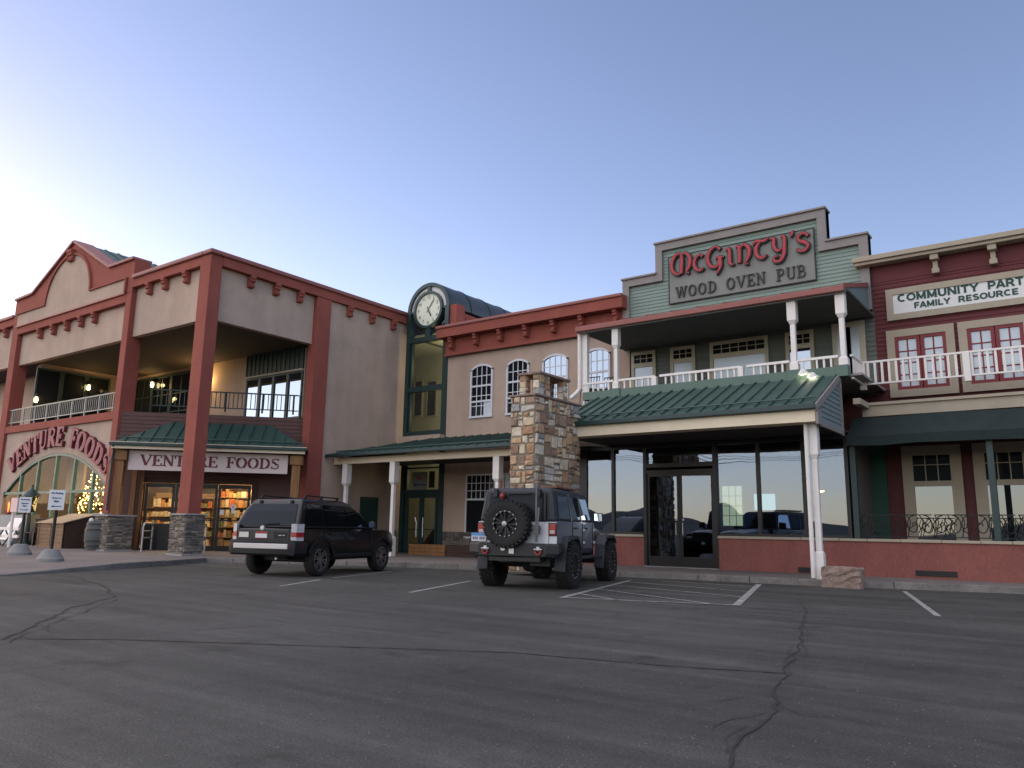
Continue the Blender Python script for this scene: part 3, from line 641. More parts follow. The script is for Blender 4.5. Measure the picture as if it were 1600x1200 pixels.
# railings
railing(shop, (-36.8, YF+.12), (-27.83, YF+.12), 5.18, 5.73, 'railg', gap=.15, posts=[.3+1.05*i for i in range(9)])
railing(shop, tuple(dg(.35, -.12, 0))[:2], tuple(dg(DL-.1, -.12, 0))[:2], 5.28, 5.86, 'raild', gap=.15, posts=[1.3, 2.5, 3.8, 4.9], name='railing')
# band and arched wall below the terrace
b = MB(); b.box(-36.8, -27.83, YF+.02, YF+.4, 4.74, FZ); b.box(-50, -37.38, YF+.02, YF+.4, 4.74, FZ); b.build('terrace_band', 'red', shop)
AX, AZ, AR, YA = -32.05, 3.72, 7.0, YF+.12
zarc = lambda x, r=AR: AZ-AR+sqrt(max(0, r*r-(x-AX)**2))
b = MB(); n_ = 30; xa, xb = -36.4, -27.83
xs = [xa+(xb-xa)*i/n_ for i in range(n_+1)]
for u, v in zip(xs[:-1], xs[1:]):
    b.hexa([(u, YA, max(2.1, zarc(u))), (v, YA, max(2.1, zarc(v))), (v, YA+.25, max(2.1, zarc(v))), (u, YA+.25, max(2.1, zarc(u))), (u, YA, 4.74), (v, YA, 4.74), (v, YA+.25, 4.74), (u, YA+.25, 4.74)])
b.box(-36.8, xa, YA, YA+.25, .2, 4.74); b.box(-50, -37.38, YA, YA+.25, .2, 4.74)
b.build('arch_wall', 'tan', shop)
b = MB(); siding(b, lambda x, z, o: (x, YA+.05-o, z), xa, -27.83, .15, 1.1, .12); b.box(xa, -27.83, YA+.06, YA+.25, .15, 1.1); b.build('base_siding', 'brownsiding', shop)
# arched window
aw = MB(); yw = YA+.02
zb = 1.12; wz = lambda x: zarc(x, AR-.01)
aw.box(xa, xb, yw, yw+.1, zb, zb+.09); aw.box(xa, xb, yw-.02, yw+.1, 2.17, 2.27)
mull = [-35.0, -33.55, -32.05, -30.55, -29.05]
for x in mull: aw.box(x-.05, x+.05, yw-.01, yw+.1, zb+.09, 2.17); aw.box(x-.05, x+.05, yw-.01, yw+.1, 2.27, wz(x)-.05)
for u, v in zip(xs[:-1], xs[1:]):
    if zarc(u) > 2.2: aw.hexa([(u, yw-.02, wz(u)-.1), (v, yw-.02, wz(v)-.1), (v, yw+.1, wz(v)-.1), (u, yw+.1, wz(u)-.1), (u, yw-.02, wz(u)), (v, yw-.02, wz(v)), (v, yw+.1, wz(v)), (u, yw+.1, wz(u))])
awo = aw.build('arched_window', 'teal', shop)
b = MB(); b.add([(x, yw+.05, zb+.05) for x in xs]+[(x, yw+.05, max(2.1, wz(x)-.02)) for x in xs], [(i, i+1, n_+2+i, n_+1+i) for i in range(n_)]); b.build('pane', 'storeglass', awo)
# shop floor, inner walls, lights, goods
b = MB(); b.prism([(-36.6, YF+.45, .255), (-27.6, YF+.45, .255), tuple(dg(.1, -.1, .255)), tuple(dg(DL, -.1, .255)), (-22.95, 23, .255), (-36.6, 23, .255)], (0, 0, .01)); b.build('shop_floor', 'storefloor', shop)
b = MB(); b.box(-36.7, -36.5, YF+.4, 23, .2, 4.85); b.box(-36.5, -22.95, 22.8, 23, .2, 4.85); b.box(-22.95, -22.91, 19.05, 22.8, .2, 4.85); b.build('inner_wall', 'storewall', shop)
b = MB(); b.box(-36.5, -30.2, 17.6, 17.7, .27, 4.8); b.build('partition', M.setdefault('part', mat('dark_partition', (.10, .065, .045), .8)), shop)
b0, b1_ = at(104, 740, 'y', 15.15), at(131, 740, 'y', 15.15); b = MB(); b.box(b0.x, b1_.x, 15.15, 15.25, 2.3, 4.6); b.build('bulkhead', 'plywood', shop)
for k, (px, py, w_, h_) in enumerate(((112, 775, .5, .4), (97, 730, .5, .35), (50, 745, .4, .6), (88, 790, .6, .5), (60, 790, .5, .4))):
    q = at(px, py, 'y', 17.55); b = MB(); b.box(q.x-w_, q.x+w_, 17.55, 17.59, q.z-h_, q.z+h_); b.build('wall_board', ('plywood', 'orange', 'wood', 'storewall', 'plywood')[k] if k != 1 else 'plywood', shop)
lf = thing('strip_light', 'glowing fluorescent strip light inside the corner shop ceiling', 'light', (-30, 18, 4.4), 'fluorescent strips inside the shop')
b = MB(); b.box(-31.2, -28.8, 17.94, 18.06, 4.4, 4.46); b.build('tube', 'tube', lf)
for x, y in ((-33.5, 16.2), (-33.5, 19.5), (-30, 20.5), (-26.6, 18.6), (-26.2, 20.6), (-29.2, 16.4)):
    c = copy_tree(lf); c.location = (x, y, 4.4 if y > 17 else 4.2)
for u_, d_, z_ in ((3.4, -.55, 2.62), (3.4, -1.6, 2.75), (1.0, -.7, 2.62), (1.0, -1.7, 2.75)):
    q = dg(u_, d_, z_); c = copy_tree(lf); c.location = q; c.rotation_euler = (0, 0, math.atan2(DU.y, DU.x)); c.scale = (.6, 1, 1)
for u_, e in ((3.4, 9), (1.0, 7)): light('shop_light', dg(u_, -.62, 2.45), e, (1, .62, .26), .3)
for x, y, z, e in ((-32, 17.5, 4.1, 12), (-26.5, 19.5, 3.6, 34), (-29, 20.5, 4.1, 12)): light('shop_light', (x, y, z), e*2.6, (1, .66, .32), .5)
rnd = random.Random(5)
def shelf(cx, cy, ux, uy, L, rows, label, h0=.27):
    t = thing('shelf_unit', label, 'shelf', (cx, cy, .265), 'stocked shelves inside the shop')
    f = MB(); q = MB(); P = lambda s, d, z: (cx+ux*s-uy*d, cy+uy*s+ux*d, z)
    for r in range(rows+1):
        z = h0+.36*r; f.hexa([P(-L/2, 0, z), P(L/2, 0, z), P(L/2, .45, z), P(-L/2, .45, z), P(-L/2, 0, z+.03), P(L/2, 0, z+.03), P(L/2, .45, z+.03), P(-L/2, .45, z+.03)])
    f.hexa([P(-L/2, .45, h0), P(L/2, .45, h0), P(L/2, .48, h0), P(-L/2, .48, h0), P(-L/2, .45, h0+.36*rows+.2), P(L/2, .45, h0+.36*rows+.2), P(L/2, .48, h0+.36*rows+.2), P(-L/2, .48, h0+.36*rows+.2)])
    f.build('frame', 'wood', t)
    for r in range(rows):
        s_ = -L/2+.03; z = h0+.03+.36*r
        while s_ < L/2-.15:
            w_ = rnd.uniform(.08, .2); h_ = rnd.uniform(.14, .31); d0 = rnd.uniform(.0, .05)
            q.hexa([P(s_, d0, z), P(s_+w_, d0, z), P(s_+w_, .3, z), P(s_, .3, z), P(s_, d0, z+h_), P(s_+w_, d0, z+h_), P(s_+w_, .3, z+h_), P(s_, .3, z+h_)], rnd.random()*.98+.01); s_ += w_+.015
    o = q.build('goods', 'goods', t)
c_ = dg(3.5, -1.0, 0); shelf(c_.x, c_.y, DU.x, DU.y, 1.7, 6, 'shelf of orange and brown goods just inside the right entrance door')
c_ = dg(1.2, -2.4, 0); shelf(c_.x, c_.y, DU.x, DU.y, 2.2, 5, 'shelf of mixed goods further inside the left entrance door')
shelf(-32.4, 17.2, 1, 0, 6, 4, 'long low shelf of goods behind the arched window')
# christmas tree behind the arched window
ct = thing('christmas_tree', 'glowing christmas tree covered in warm lights behind the arched window', 'christmas tree', (at(152, 770, 'y', 14.9).x, 14.9, .265))
b = MB(); bl = MB(); tx, ty = at(152, 770, 'y', 14.9).x, 14.9
b.tube([(tx, ty, .265), (tx, ty, 3.3)], [.07, .02], 6)
for i in range(900):
    h = rnd.random(); r = (1-h)*.95*rnd.uniform(.55, 1); a = rnd.uniform(0, 2*pi); z = .6+h*2.75; p = Vector((tx+r*cos(a), ty+r*sin(a)*.9, z)); dn = Vector((cos(a), sin(a), -.4))*.16; s_ = Vector((-sin(a), cos(a), .2))*.035
    b.add([p-s_, p+s_, p+dn], [(0, 1, 2)])
    if i % 3 == 0:
        c = p+dn; k = rnd.uniform(.018, .035); bl.add([c+Vector(v)*k for v in ((1, 0, 0), (-1, 0, 0), (0, 1, 0), (0, -1, 0), (0, 0, 1), (0, 0, -1))], [(0, 2, 4), (2, 1, 4), (1, 3, 4), (3, 0, 4), (2, 0, 5), (1, 2, 5), (3, 1, 5), (0, 3, 5)])
b.build('foliage', 'treegreen', ct, fix=False); bl.build('fairy_lights', 'treelight', ct)
light('tree_light', (tx-.3, ty-.2, 1.6), 14, (1, .6, .2), .4)
nx_ = at(12, 785, 'y', 14.25).x
ob = thing('neon_sign', 'glowing orange window sign at the left end of the arched window', 'neon sign', (nx_, 14.3, 1.3))
b = MB(); b.box(nx_-.5, nx_+.5, 14.25, 14.28, 1.25, 2.1); b.build('backing', 'maroonf', ob)
b = MB(); b.arcband(lambda x, y, d: (nx_+x, 14.24-d, 1.68+y), .18, .27, 0, 2*pi, 0, .03, 20); b.build('glow_ring', 'orange', ob)

# diagonal entrance
b = MB(); siding(b, lambda x, z, o: tuple(dg(x, o, z)), -.6, DL+.35, 3.6, 5.0, .14)
b.prism([tuple(dg(-.6, -.12, 3.5)), tuple(dg(DL+.35, -.12, 3.5)), tuple(dg(DL+.35, -.002, 3.5)), tuple(dg(-.6, -.002, 3.5))], (0, 0, 1.5)); b.build('spandrel_siding', 'brownsiding', shop)
def dbox(mb, u0, u1, d0, d1, z0, z1): mb.hexa([dg(u0, d0, z0), dg(u1, d0, z0), dg(u1, d1, z0), dg(u0, d1, z0), dg(u0, d0, z1), dg(u1, d0, z1), dg(u1, d1, z1), dg(u0, d1, z1)])
b = MB(); dbox(b, -.6, .32, -.15, 0, .12, 3.5); dbox(b, 4.15, DL+.4, -.15, 0, .12, 3.5); dbox(b, .32, 4.15, -.15, 0, 2.62, 3.5); b.build('entrance_wall', 'brownsiding', shop)
b = MB(); dbox(b, .25, .42, 0, .06, .12, 2.7); dbox(b, 4.02, 4.2, 0, .06, .12, 2.7); dbox(b, .42, 4.02, 0, .06, 2.52, 2.7); b.build('entrance_casing', 'darkwood', shop)
for u0, u1, nm in ((.44, 1.42, 'entrance_door'), (1.44, 1.78, 'side_light'), (1.8, 2.86, 'entrance_door'), (2.88, 3.98, 'entrance_door')):
    b = MB(); t_ = .09; top = 2.5
    dbox(b, u0, u0+t_, -.08, -.02, .14, top); dbox(b, u1-t_, u1, -.08, -.02, .14, top); dbox(b, u0+t_, u1-t_, -.08, -.02, top-.14, top)
    dbox(b, u0+t_, u1-t_, -.08, -.02, .14, 1.1 if u0 < 1 else .36); dbox(b, u0+t_, u1-t_, -.07, -.0, 1.22, 1.27)
    o = b.build(nm, 'bronze', shop); b = MB(); b.add([dg(u0+.05, -.05, .2), dg(u1-.05, -.05, .2), dg(u1-.05, -.05, top-.06), dg(u0+.05, -.05, top-.06)], [(0, 1, 2, 3)]); b.build('pane', 'storeglass', o)
    if u0 > 2.8:
        b = MB(); b.arcband(lambda x, y, d: dg(3.42+x, -.03+d, 1.72+y), .04, .1, 0, 2*pi, 0, .006, 14); dbox(b, 3.36, 3.48, -.03, -.024, 1.5, 1.62); dbox(b, 2.98, 3.12, -.03, -.024, 1.45, 1.62); b.build('door_notice', 'signwhite', o)
# canopy over the entrance
CD = 1.55; ez = 3.76
cn = seam_roof('entrance_canopy', shop, dg(-.38, CD, ez), dg(5.93, CD, ez), dg(1.15, 0.02, 4.68), dg(4.55, .02, 4.68), gap=.38)
for u0, u1 in ((-.38, 1.15), (5.93, 4.55)):
    b = MB(); n_ = DN; b.add([dg(u0, CD, ez), dg(u0, .02, ez), dg(u1, .02, 4.68)], [(0, 1, 2)]); b.add([dg(u0, CD, ez-.04), dg(u0, .02, ez-.04), dg(u1, .02, 4.64)], [(2, 1, 0)]); b.build('hip_end', 'green', cn)
b = MB(); b.bar(dg(-.42, CD+.06, ez-.05), dg(5.97, CD+.06, ez-.05), .1, .12); b.build('gutter', 'greenframe', cn, bevel=.02)
b = MB(); b.bar(dg(-.42, CD+.118, ez+.005), dg(5.97, CD+.118, ez+.005), .012, .02); b.bar(dg(-.36, CD-.02, ez-.16), dg(5.91, CD-.02, ez-.16), .05, .1); b.build('fascia', 'cream', cn)
b = MB(); dbox(b, -.3, 5.85, .02, CD-.06, 3.56, 3.6); b.build('canopy_soffit', 'darkwood', cn)
for u in (-.12, 5.62):
    b = MB(); dbox(b, u-.14, u+.14, 1.05, 1.33, .12, 3.55); dbox(b, u-.22, u+.22, .98, 1.4, 3.18, 3.5); b.build('timber_post', 'timber', cn, bevel=.015)
b = MB(); dbox(b, .05, .2, .2, .35, .12, 3.5); dbox(b, .3, .4, .1, .2, .12, 3.5); b.build('timber_stud', 'timber', cn)
q = dg(-.12, 1.19, 0); stone_pier(cn, q.x-.42, q.x+.42, q.y-.42, q.y+.42, .1, 1.36, 8)
q = dg(5.62, 1.19, 0)
b = MB(); b.tube([dg(-.3, CD, ez-.1), dg(-.3, CD-.1, ez-.3), dg(-.33, 1.42, ez-.5), dg(-.33, 1.42, 1.5)], .04, 8); b.build('downpipe', 'greenframe', cn)
# signs
sg = thing('entrance_sign', 'long pale sign with burgundy slab letters above the diagonal shop entrance', 'sign', tuple(dg(2.7, 1.2, 2.87)))
b = MB(); dbox(b, .12, 5.32, 1.14, 1.2, 2.87, 3.53); b.build('panel', 'banner', sg)
uw = (at(0, 0, 'z', 9), 0)
u = atd(219, 722, 1.2)[0]; ue = atd(436, 728, 1.2)[0]
txt = 'VENTURE FOODS'; total = sum(GL[c][0] for c in txt); sxx = (ue-u)/(total-.05)
lb = None
pos = u
for ch in txt:
    b = MB(); adv = glyph(b, ch, lambda x, y, d: dg(pos+x*sxx, 1.2+d, 3.04+y*.34), .19, .085, 0, .02) if ch != ' ' else GL[ch][0]
    if ch != ' ': b.build('letter', 'letterred', sg)
    pos += adv*sxx
sa = thing('arched_sign', 'curved row of rose coloured raised letters on the tan wall above the arched window', 'sign', (-32, YA, 3.6))
RS = 7.55; zc = 4.36-RS; T0, T1 = math.asin((-36.0-AX+.05)/RS), math.asin((-27.72-AX)/RS)
pos = 0
for ch in txt:
    if ch != ' ':
        b = MB()
        for m_, dd, ex, w0 in (('letterred', 0, .10, .0), ('letterpink', .10, .13, .0)):
            b = MB()
            def fnl(x, y, d):
                t = T0+(T1-T0)*(pos+x*.92)/(total); r = RS-.34+y*.66; return (AX+r*sin(t), YA-d, zc+r*cos(t))
            glyph(b, ch, fnl, .27+(.05 if m_ == 'letterred' else 0), .125+(.045 if m_ == 'letterred' else 0), dd, ex)
            if m_ == 'letterred': pb = b
            else: o = b.build('letter', m_, sa); pb.build('letter_return', 'letterred', o)
    pos += GL[ch][0]
# terrace lamps
def wall_lamp(x, y, z, nx, ny, label, e=28):
    t = thing('wall_lamp', label, 'wall lamp', (x, y, z), 'lamps on the upper terrace walls')
    b = MB(); b.bar((x, y, z-.05), (x+nx*.12, y+ny*.12, z-.05), .04, .04); c = (x+nx*.14, y+ny*.14, z)
    b.lathe((c[0], c[1], z+.12), (0, 0, 1), [(.13, 0), (.07, .09), (.02, .16), (0, .17)], 10); b.lathe((c[0], c[1], z-.18), (0, 0, 1), [(0, 0), (.07, 0), (.09, .04), (.0, .05)], 10); b.build('lantern_frame', 'black', t)
    b = MB(); b.lathe((c[0], c[1], z-.12), (0, 0, 1), [(.02, 0), (.06, .03), (.07, .12), (.06, .2), (.02, .24)], 12); b.build('bulb', 'lampglow', t, smooth=True)
    light('lamp_light', (x+nx*.35, y+ny*.35, z+.05), e, (1, .62, .22), .08)
    return t
def onW(px, py): return at(px, py, 'y', WB)
p = onW(243, 602); wall_lamp(p.x, WB-.02, p.z, 0, -1, 'lit lantern on the terrace window wall just left of the corner pillar', 5)
p = onW(334, 598); wall_lamp(p.x-.35, WB-.02, p.z+.1, 0, -1, 'lit lantern on the tan terrace wall half hidden behind the corner pillar', 16)
p = at(136, 606, 'x', -35.58); wall_lamp(-35.58, p.y, p.z, 1, 0, 'lit lantern on the far terrace wall beside the second pillar', 4)
p = at(54, 625, 'x', -35.58); wall_lamp(-35.58, p.y, p.z, 1, 0, 'lit lantern low on the dark terrace glazing, leftmost of the lanterns', 3)

# ================================================================== CLOCK TOWER
YT, TX0, TX1, TC, TR, TZ = 23.05, -22.36, -20.08, -21.22, 1.14, 9.95
tw = thing('clock_tower', 'narrow dark green framed glass tower with a round clock and a barrel vault roof', 'clock tower', (TC, YT, .12))
b = MB(); fx = .2
for x in (TX0, TX1-fx): b.box(x, x+fx, YT-.1, YT+.15, .12, TZ)
for x in (TX0+fx+.03, TX1-fx-.1): b.box(x, x+.07, YT-.04, YT+.1, .12, 8.75)
for z, h in ((8.62, .2), (6.55, .2), (4.72, .2), (2.42, .16)): b.box(TX0+fx, TX1-fx, YT-.1, YT+.12, z, z+h)
b.box(TX0+fx, TX1-fx, YT-.1, YT+.12, 3.42, 3.47)
T2 = lambda x, y, d: (TC+x, YT-d, TZ+y)
b.arcband(T2, TR-.15, TR, 0, pi, -.15, .1, 32)
b.arcband(T2, .68, .79, 0, 2*pi, -.1, .12, 40)
b.box(TC-.08, TC+.08, YT-.08, YT+.1, TZ+.78, TZ+TR-.14); b.box(TC-.13, TC+.13, YT-.08, YT+.1, 8.8, TZ-.78)
for s_ in (-1, 1): b.box(TC+s_*.78, TC+s_*(TR-.14), YT-.08, YT+.1, TZ-.05, TZ+.05)
b.build('frame', 'greenframe', tw)
b = MB(); b.arcband(T2, .78, TR-.14, .05, pi-.05, -.08, 0, 28); b.build('surround', 'signwhite', tw)
b = MB(); b.arcband(T2, .78, TR-.16, pi+.02, 2*pi-.02, -.06, -.05, 28); b.build('lower_glazing', 'towerglass', tw)
b = MB(); b.box(TX0+.1, TX1-.1, YT+.04, YT+.05, 4.8, 8.95); o = b.build('glass_panel', 'towerglass', tw)
b = MB(); b.box(TX0+.1, TX1-.1, YT+.04, YT+.05, 2.5, 4.75); b.build('glass_panel', 'towerglass', tw)
ck = MB(); ck.disc((TC, YT-.06, TZ), (0, -1, 0), .70, 40); dial = ck.build('clock_dial', 'dialface', tw)
for k in range(12):
    a = pi/2-2*pi*(k+1)/12; cx, cy = .54*cos(a), .54*sin(a)-.07
    ftext('numeral', str(k+1), .19, 'black', dial, lambda x, y, d, cx=cx, cy=cy: (TC+cx+x, YT-.062-d, TZ+cy+y), ext=.004, res=2)
def hand(a, L, w, tail, nm, d):
    b = MB(); dx, dz = cos(a), sin(a); px, pz = -dz, dx
    P = lambda s, t: (TC+dx*s+px*t, YT-d, TZ+dz*s+pz*t)
    b.prism([P(-tail, w*.7), P(-tail, -w*.7), P(0, -w*.5), P(L*.72, -w), P(L, 0), P(L*.72, w), P(0, w*.5)], (0, -.008, 0)); b.build(nm, 'black', dial)
hand(rad(-62), .38, .034, .15, 'hour_hand', .072); hand(rad(53), .55, .022, .14, 'minute_hand', .084)
# vault
b = MB(); n_ = 24; y0, y1 = YT-.1, YT+9
for i in range(n_):
    a0, a1 = pi*i/n_, pi*(i+1)/n_
    b.add([T2(TR*1.0*cos(a0), TR*sin(a0), .1), T2(TR*cos(a1), TR*sin(a1), .1), (TC+TR*cos(a1), y1, TZ+TR*sin(a1)), (TC+TR*cos(a0), y1, TZ+TR*sin(a0))], [(0, 1, 2, 3)])
b.add([(TC-TR, YT-.1, TZ), (TC-TR, y1, TZ), (TC-TR, y1, 8.9), (TC-TR, YT+.15, 8.9)], [(0, 1, 2, 3)])
v = b.build('vault_roof', M.setdefault('vault', mat('vault_metal', (.060, .068, .075), .42, metal=.3, var=.15, vs=1, spec=.5)), tw, smooth=True)
for k in range(1, 7): b = MB(); b.arcband(lambda x, y, d: (TC+x, YT+1.35*k-d, TZ+y), TR, TR+.03, 0, pi, -.03, .03, 24); b.build('vault_seam', 'greenframe', v)
b = MB(); b.box(TX1-.12, TX1+.35, YT-.02, YT+.5, 8.9, 9.98); b.box(TX1+.1, TX1+.3, YT+.5, y1, 8.9, 9.7); b.build('clerestory_wall', 'red', tw)
window(tw, YT+.6, YT+1.9, 9.0, 9.55, 0, 'red', 'paneb', name='clerestory_window', fn=lambda x, d, z: (TX1+.3+d, x, z))
window(tw, YT+2.3, YT+3.6, 9.0, 9.55, 0, 'red', 'paneb', name='clerestory_window', fn=lambda x, d, z: (TX1+.3+d, x, z))
# lit stair hall behind the glass
b = MB(); b.box(TX0-4.5, TX1+1.5, YT+3.2, YT+3.4, .12, 9.0); b.box(TX0-4.5, TX0-4.3, YT+.2, YT+3.2, .12, 9.0); b.box(TX1+1.3, TX1+1.5, YT+.2, YT+3.2, .12, 9.0)
b.build('hall_wall', 'hallwall', tw)
b = MB(); b.box(TX0-4.5, TX1+1.5, YT+.3, YT+3.2, 9.0, 9.05); b.build('hall_ceiling', 'hallwall', tw)
b = MB(); b.box(TX0-4.3, TX1+1.3, YT+.2, YT+3.2, .12, .15); b.build('hall_floor', 'storefloor', tw)
b = MB(); b.hexa([(TX0, YT+1.2, .3), (TX0+.1, YT+1.2, .15), (TX1+.6, YT+1.2, 3.2), (TX1+.6, YT+1.2, 3.5), (TX0, YT+2.4, .3), (TX0+.1, YT+2.4, .15), (TX1+.6, YT+2.4, 3.2), (TX1+.6, YT+2.4, 3.5)]); b.build('stair_flight', 'darkwood', tw)
for px0, px1 in ((646, 662), (666, 684)):
    wa, wb = at(px0, 652, 'y', YT+3.2), at(px1, 594, 'y', YT+3.2); window(tw, wa.x, wb.x, wa.z, wb.z, YT+3.2, 'bone', 'dark', t=.05, name='hall_window')
for x in (-21.5, -20.6): corbel(tw, lambda a, o, z, x=x: (x+a, YT+3.2-o, 8.95+z), m='bone')
for z, e in ((8.0, 26), (5.9, 20), (3.2, 22)): light('hall_light', (TC, YT+1.7, z), e*.62, (1, .88, .60), .25)
# tower door
for x0, x1 in ((TX0+.32, TC-.01), (TC+.01, TX1-.32)):
    b = MB(); t_ = .1
    b.box(x0, x0+t_, YT-.06, YT, .14, 2.42); b.box(x1-t_, x1, YT-.06, YT, .14, 2.42); b.box(x0+t_, x1-t_, YT-.06, YT, 2.26, 2.42); b.box(x0+t_, x1-t_, YT-.06, YT, .14, .42); b.box(x0+t_, x1-t_, YT-.07, YT-.01, 1.02, 1.06)
    o = b.build('tower_door', 'greenframe', tw); b = MB(); b.box(x0+.05, x1-.05, YT-.03, YT-.02, .3, 2.34); b.build('pane', 'towerglass', o)
    b = MB(); hx = x1-.16 if x1 < TC+.1 else x0+.16; b.tube([(hx-.08 if x1 < TC+.1 else hx, YT-.12, 1.5), (hx, YT-.12, 1.3), (hx, YT-.12, .75)], .018, 6); b.build('handle', 'steel', o)
ps = thing('window_poster', 'white paper notice taped inside the glass above the green tower door', 'poster', (-21.4, YT-.02, 2.7))
p0, p1 = at(645, 738, 'y', YT-.02), at(667, 768, 'y', YT-.02)
b = MB(); b.box(p0.x, p1.x, YT-.03, YT-.02, p1.z, p0.z); b.build('sheet', 'signgrey', ps)
pcx = (p0.x+p1.x)/2; hh = p0.z-p1.z
ftext('lettering', 'era', .22, 'pubred', ps, lambda x, y, d: (pcx+x, YT-.032-d, p1.z+hh*.62+y), bold=.006)
ftext('lettering', 'Back', .14, 'lblue', ps, lambda x, y, d: (pcx-.17+x, YT-.032-d, p1.z+hh*.3+y), bold=.004); ftext('lettering', 'Door', .14, 'lblue', ps, lambda x, y, d: (pcx+.19+x, YT-.032-d, p1.z+hh*.3+y), bold=.004)
b = MB(); b.box(p1.x+.02, p1.x+.32, YT+.051, YT+.06, 2.66, p0.z+.02); b.build('backing_board', 'dark', ps)

# ================================================================== MIDDLE STUCCO BUILDING
YC = 23.0
mid = thing('stucco_building', 'pale tan two storey stucco building with arched white windows between tower and pub', 'building', (-16, YC, .12))
b = MB(); b.box(TX1, -11.6, YC, YC+.3, .12, 9.0); b.box(TX1, -11.6, YC+.3, YC+9, 8.6, 8.8); b.build('stucco_wall', 'tan', mid)
b = MB(); b.box(TX0+.02, TX1+.0, YC-.35, YC+.02, 4.05, 4.70); b.box(TX1, -11.7, YC-.03, YC, 4.55, 4.60); b.build('stucco_ledge', 'tan', mid)
b = MB(); b.box(TX1-.03, -12.0, YC-.14, YC, 7.86, 8.50); b.build('frieze', 'red', mid)
b = MB(); b.box(TX1-.05, -12.0, YC-.19, YC-.141, 7.80, 7.90); b.build('frieze_moulding', 'red', mid, bevel=.015)
b = MB(); b.box(TX1-.2, -12.0, YC-.52, YC, 8.50, 8.86); b.build('cornice', 'red', mid)
b = MB(); b.box(TX1-.24, -12.0, YC-.58, YC+.02, 8.861, 8.98); b.build('coping', 'redcap', mid, bevel=.03)
for px in (705, 743, 781, 821, 864, 908, 962):
    x = at(px, 525, 'y', YC-.3).x; corbel(mid, lambda a, o, z, x=x: (x+a*.75, YC-.14-o, 8.50+z), h=.44, d=.3)
xs4 = [(-18.86, -17.77), (-17.13, -16.10), (-15.52, -14.42), (-13.80, -12.72)]
for i, (x0, x1) in enumerate(xs4):
    window(mid, x0, x1, 5.25, 7.33, YC, 'winwhite', 'panedk' if i < 2 else 'paneb', t=.075, cols=4, rows=5, arch=.2, mt=.03, meet=(6.48, 5.88))
b = MB(); b.box(-18.2, -17.86, YC-.02, YC-.017, 5.33, 5.86); b.build('lit_patch', 'blind', mid)
window(mid, -18.95, -17.55, .75, 3.12, YC, 'winwhite', 'panedk', t=.06, cols=6, rows=3, mt=.025, gridz=(2.22, 3.06), meet=(2.18,), name='lower_window')
window(mid, -17.2, -15.8, .75, 3.12, YC, 'winwhite', 'blind', t=.06, cols=6, rows=3, mt=.025, gridz=(2.22, 3.06), meet=(2.18,), name='lower_window')
rnd = random.Random(9); b = MB(); stones(b, lambda a, z, o: (TX1+.05+a, YC-.05-o, .12+z), 8.2, .86, rnd, .09, .2, 1.9, .005, (.01, .03)); b.box(TX1+.05, -11.7, YC-.05, YC-.001, .12, .98); b.build('stone_base', 'ledgedark', mid)
# link canopy
YL = 19.75; e1 = -12.3
lk = seam_roof('link_canopy', mid, (XC+.06, YL-.5, 3.72), (e1, YL-.5, 3.72), (XC+1.9, YC-.36, 4.52), (e1, YC-.36, 4.52), gap=.4)
b = MB(); b.add([(XC-.13, YL-.5, 3.72), (XC-.13, YC-.36, 3.72), (XC+1.9, YC-.36, 4.52)], [(0, 1, 2)]); b.build('hip_end', 'green', lk)
b = MB(); b.box(XC-.13, e1, YL-.56, YL-.46, 3.6, 3.72); b.build('gutter', 'greenframe', lk, bevel=.02)
b = MB(); b.box(XC-.1, e1, YL-.12, YL+.06, 3.37, 3.6); b.build('beam', 'cream', lk)
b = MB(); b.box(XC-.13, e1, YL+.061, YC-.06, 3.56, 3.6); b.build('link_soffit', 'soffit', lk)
for px in (542, 616, 778):
    x = at(px, 740, 'y', YL).x; turned_post(x, YL, .12, 3.37, lk, w=.25, core=.13, cap=.72, base=.7)
pdr = at(563, 775, 'x', XC-.13); pd2 = at(590, 777, 'x', XC-.13)
b = MB(); b.box(XC-.139, XC-.08, pdr.y, pd2.y, .95, 2.25); b.build('utility_cabinet', 'greenframe', shop, bevel=.01)
for px0, px1, lab in ((638, 695, 'low brown timber planter box in front of the green tower door'), (697, 742, 'low dark timber planter box between the tower door and the jeep')):
    a, c = at(px0, 866, 'y', 21.6), at(px1, 866, 'y', 21.6)
    t = thing('planter_box', lab, 'planter', ((a.x+c.x)/2, 21.8, .12), 'timber planters under the link canopy')
    b = MB()
    for k in range(3): b.box(a.x, c.x, 21.6+.002*k, 21.64, .125+.13*k, .245+.13*k)
    for x in (a.x, c.x-.06): b.box(x, x+.06, 21.645, 22.1, .125, .51)
    b.box(a.x, c.x, 22.06, 22.1, .125, .51); b.build('timber_box', 'timber' if px0 < 650 else 'darkwood', t)
    b = MB(); b.box(a.x+.06, c.x-.06, 21.64, 22.06, .2, .46); b.build('soil', 'darkwood', t)

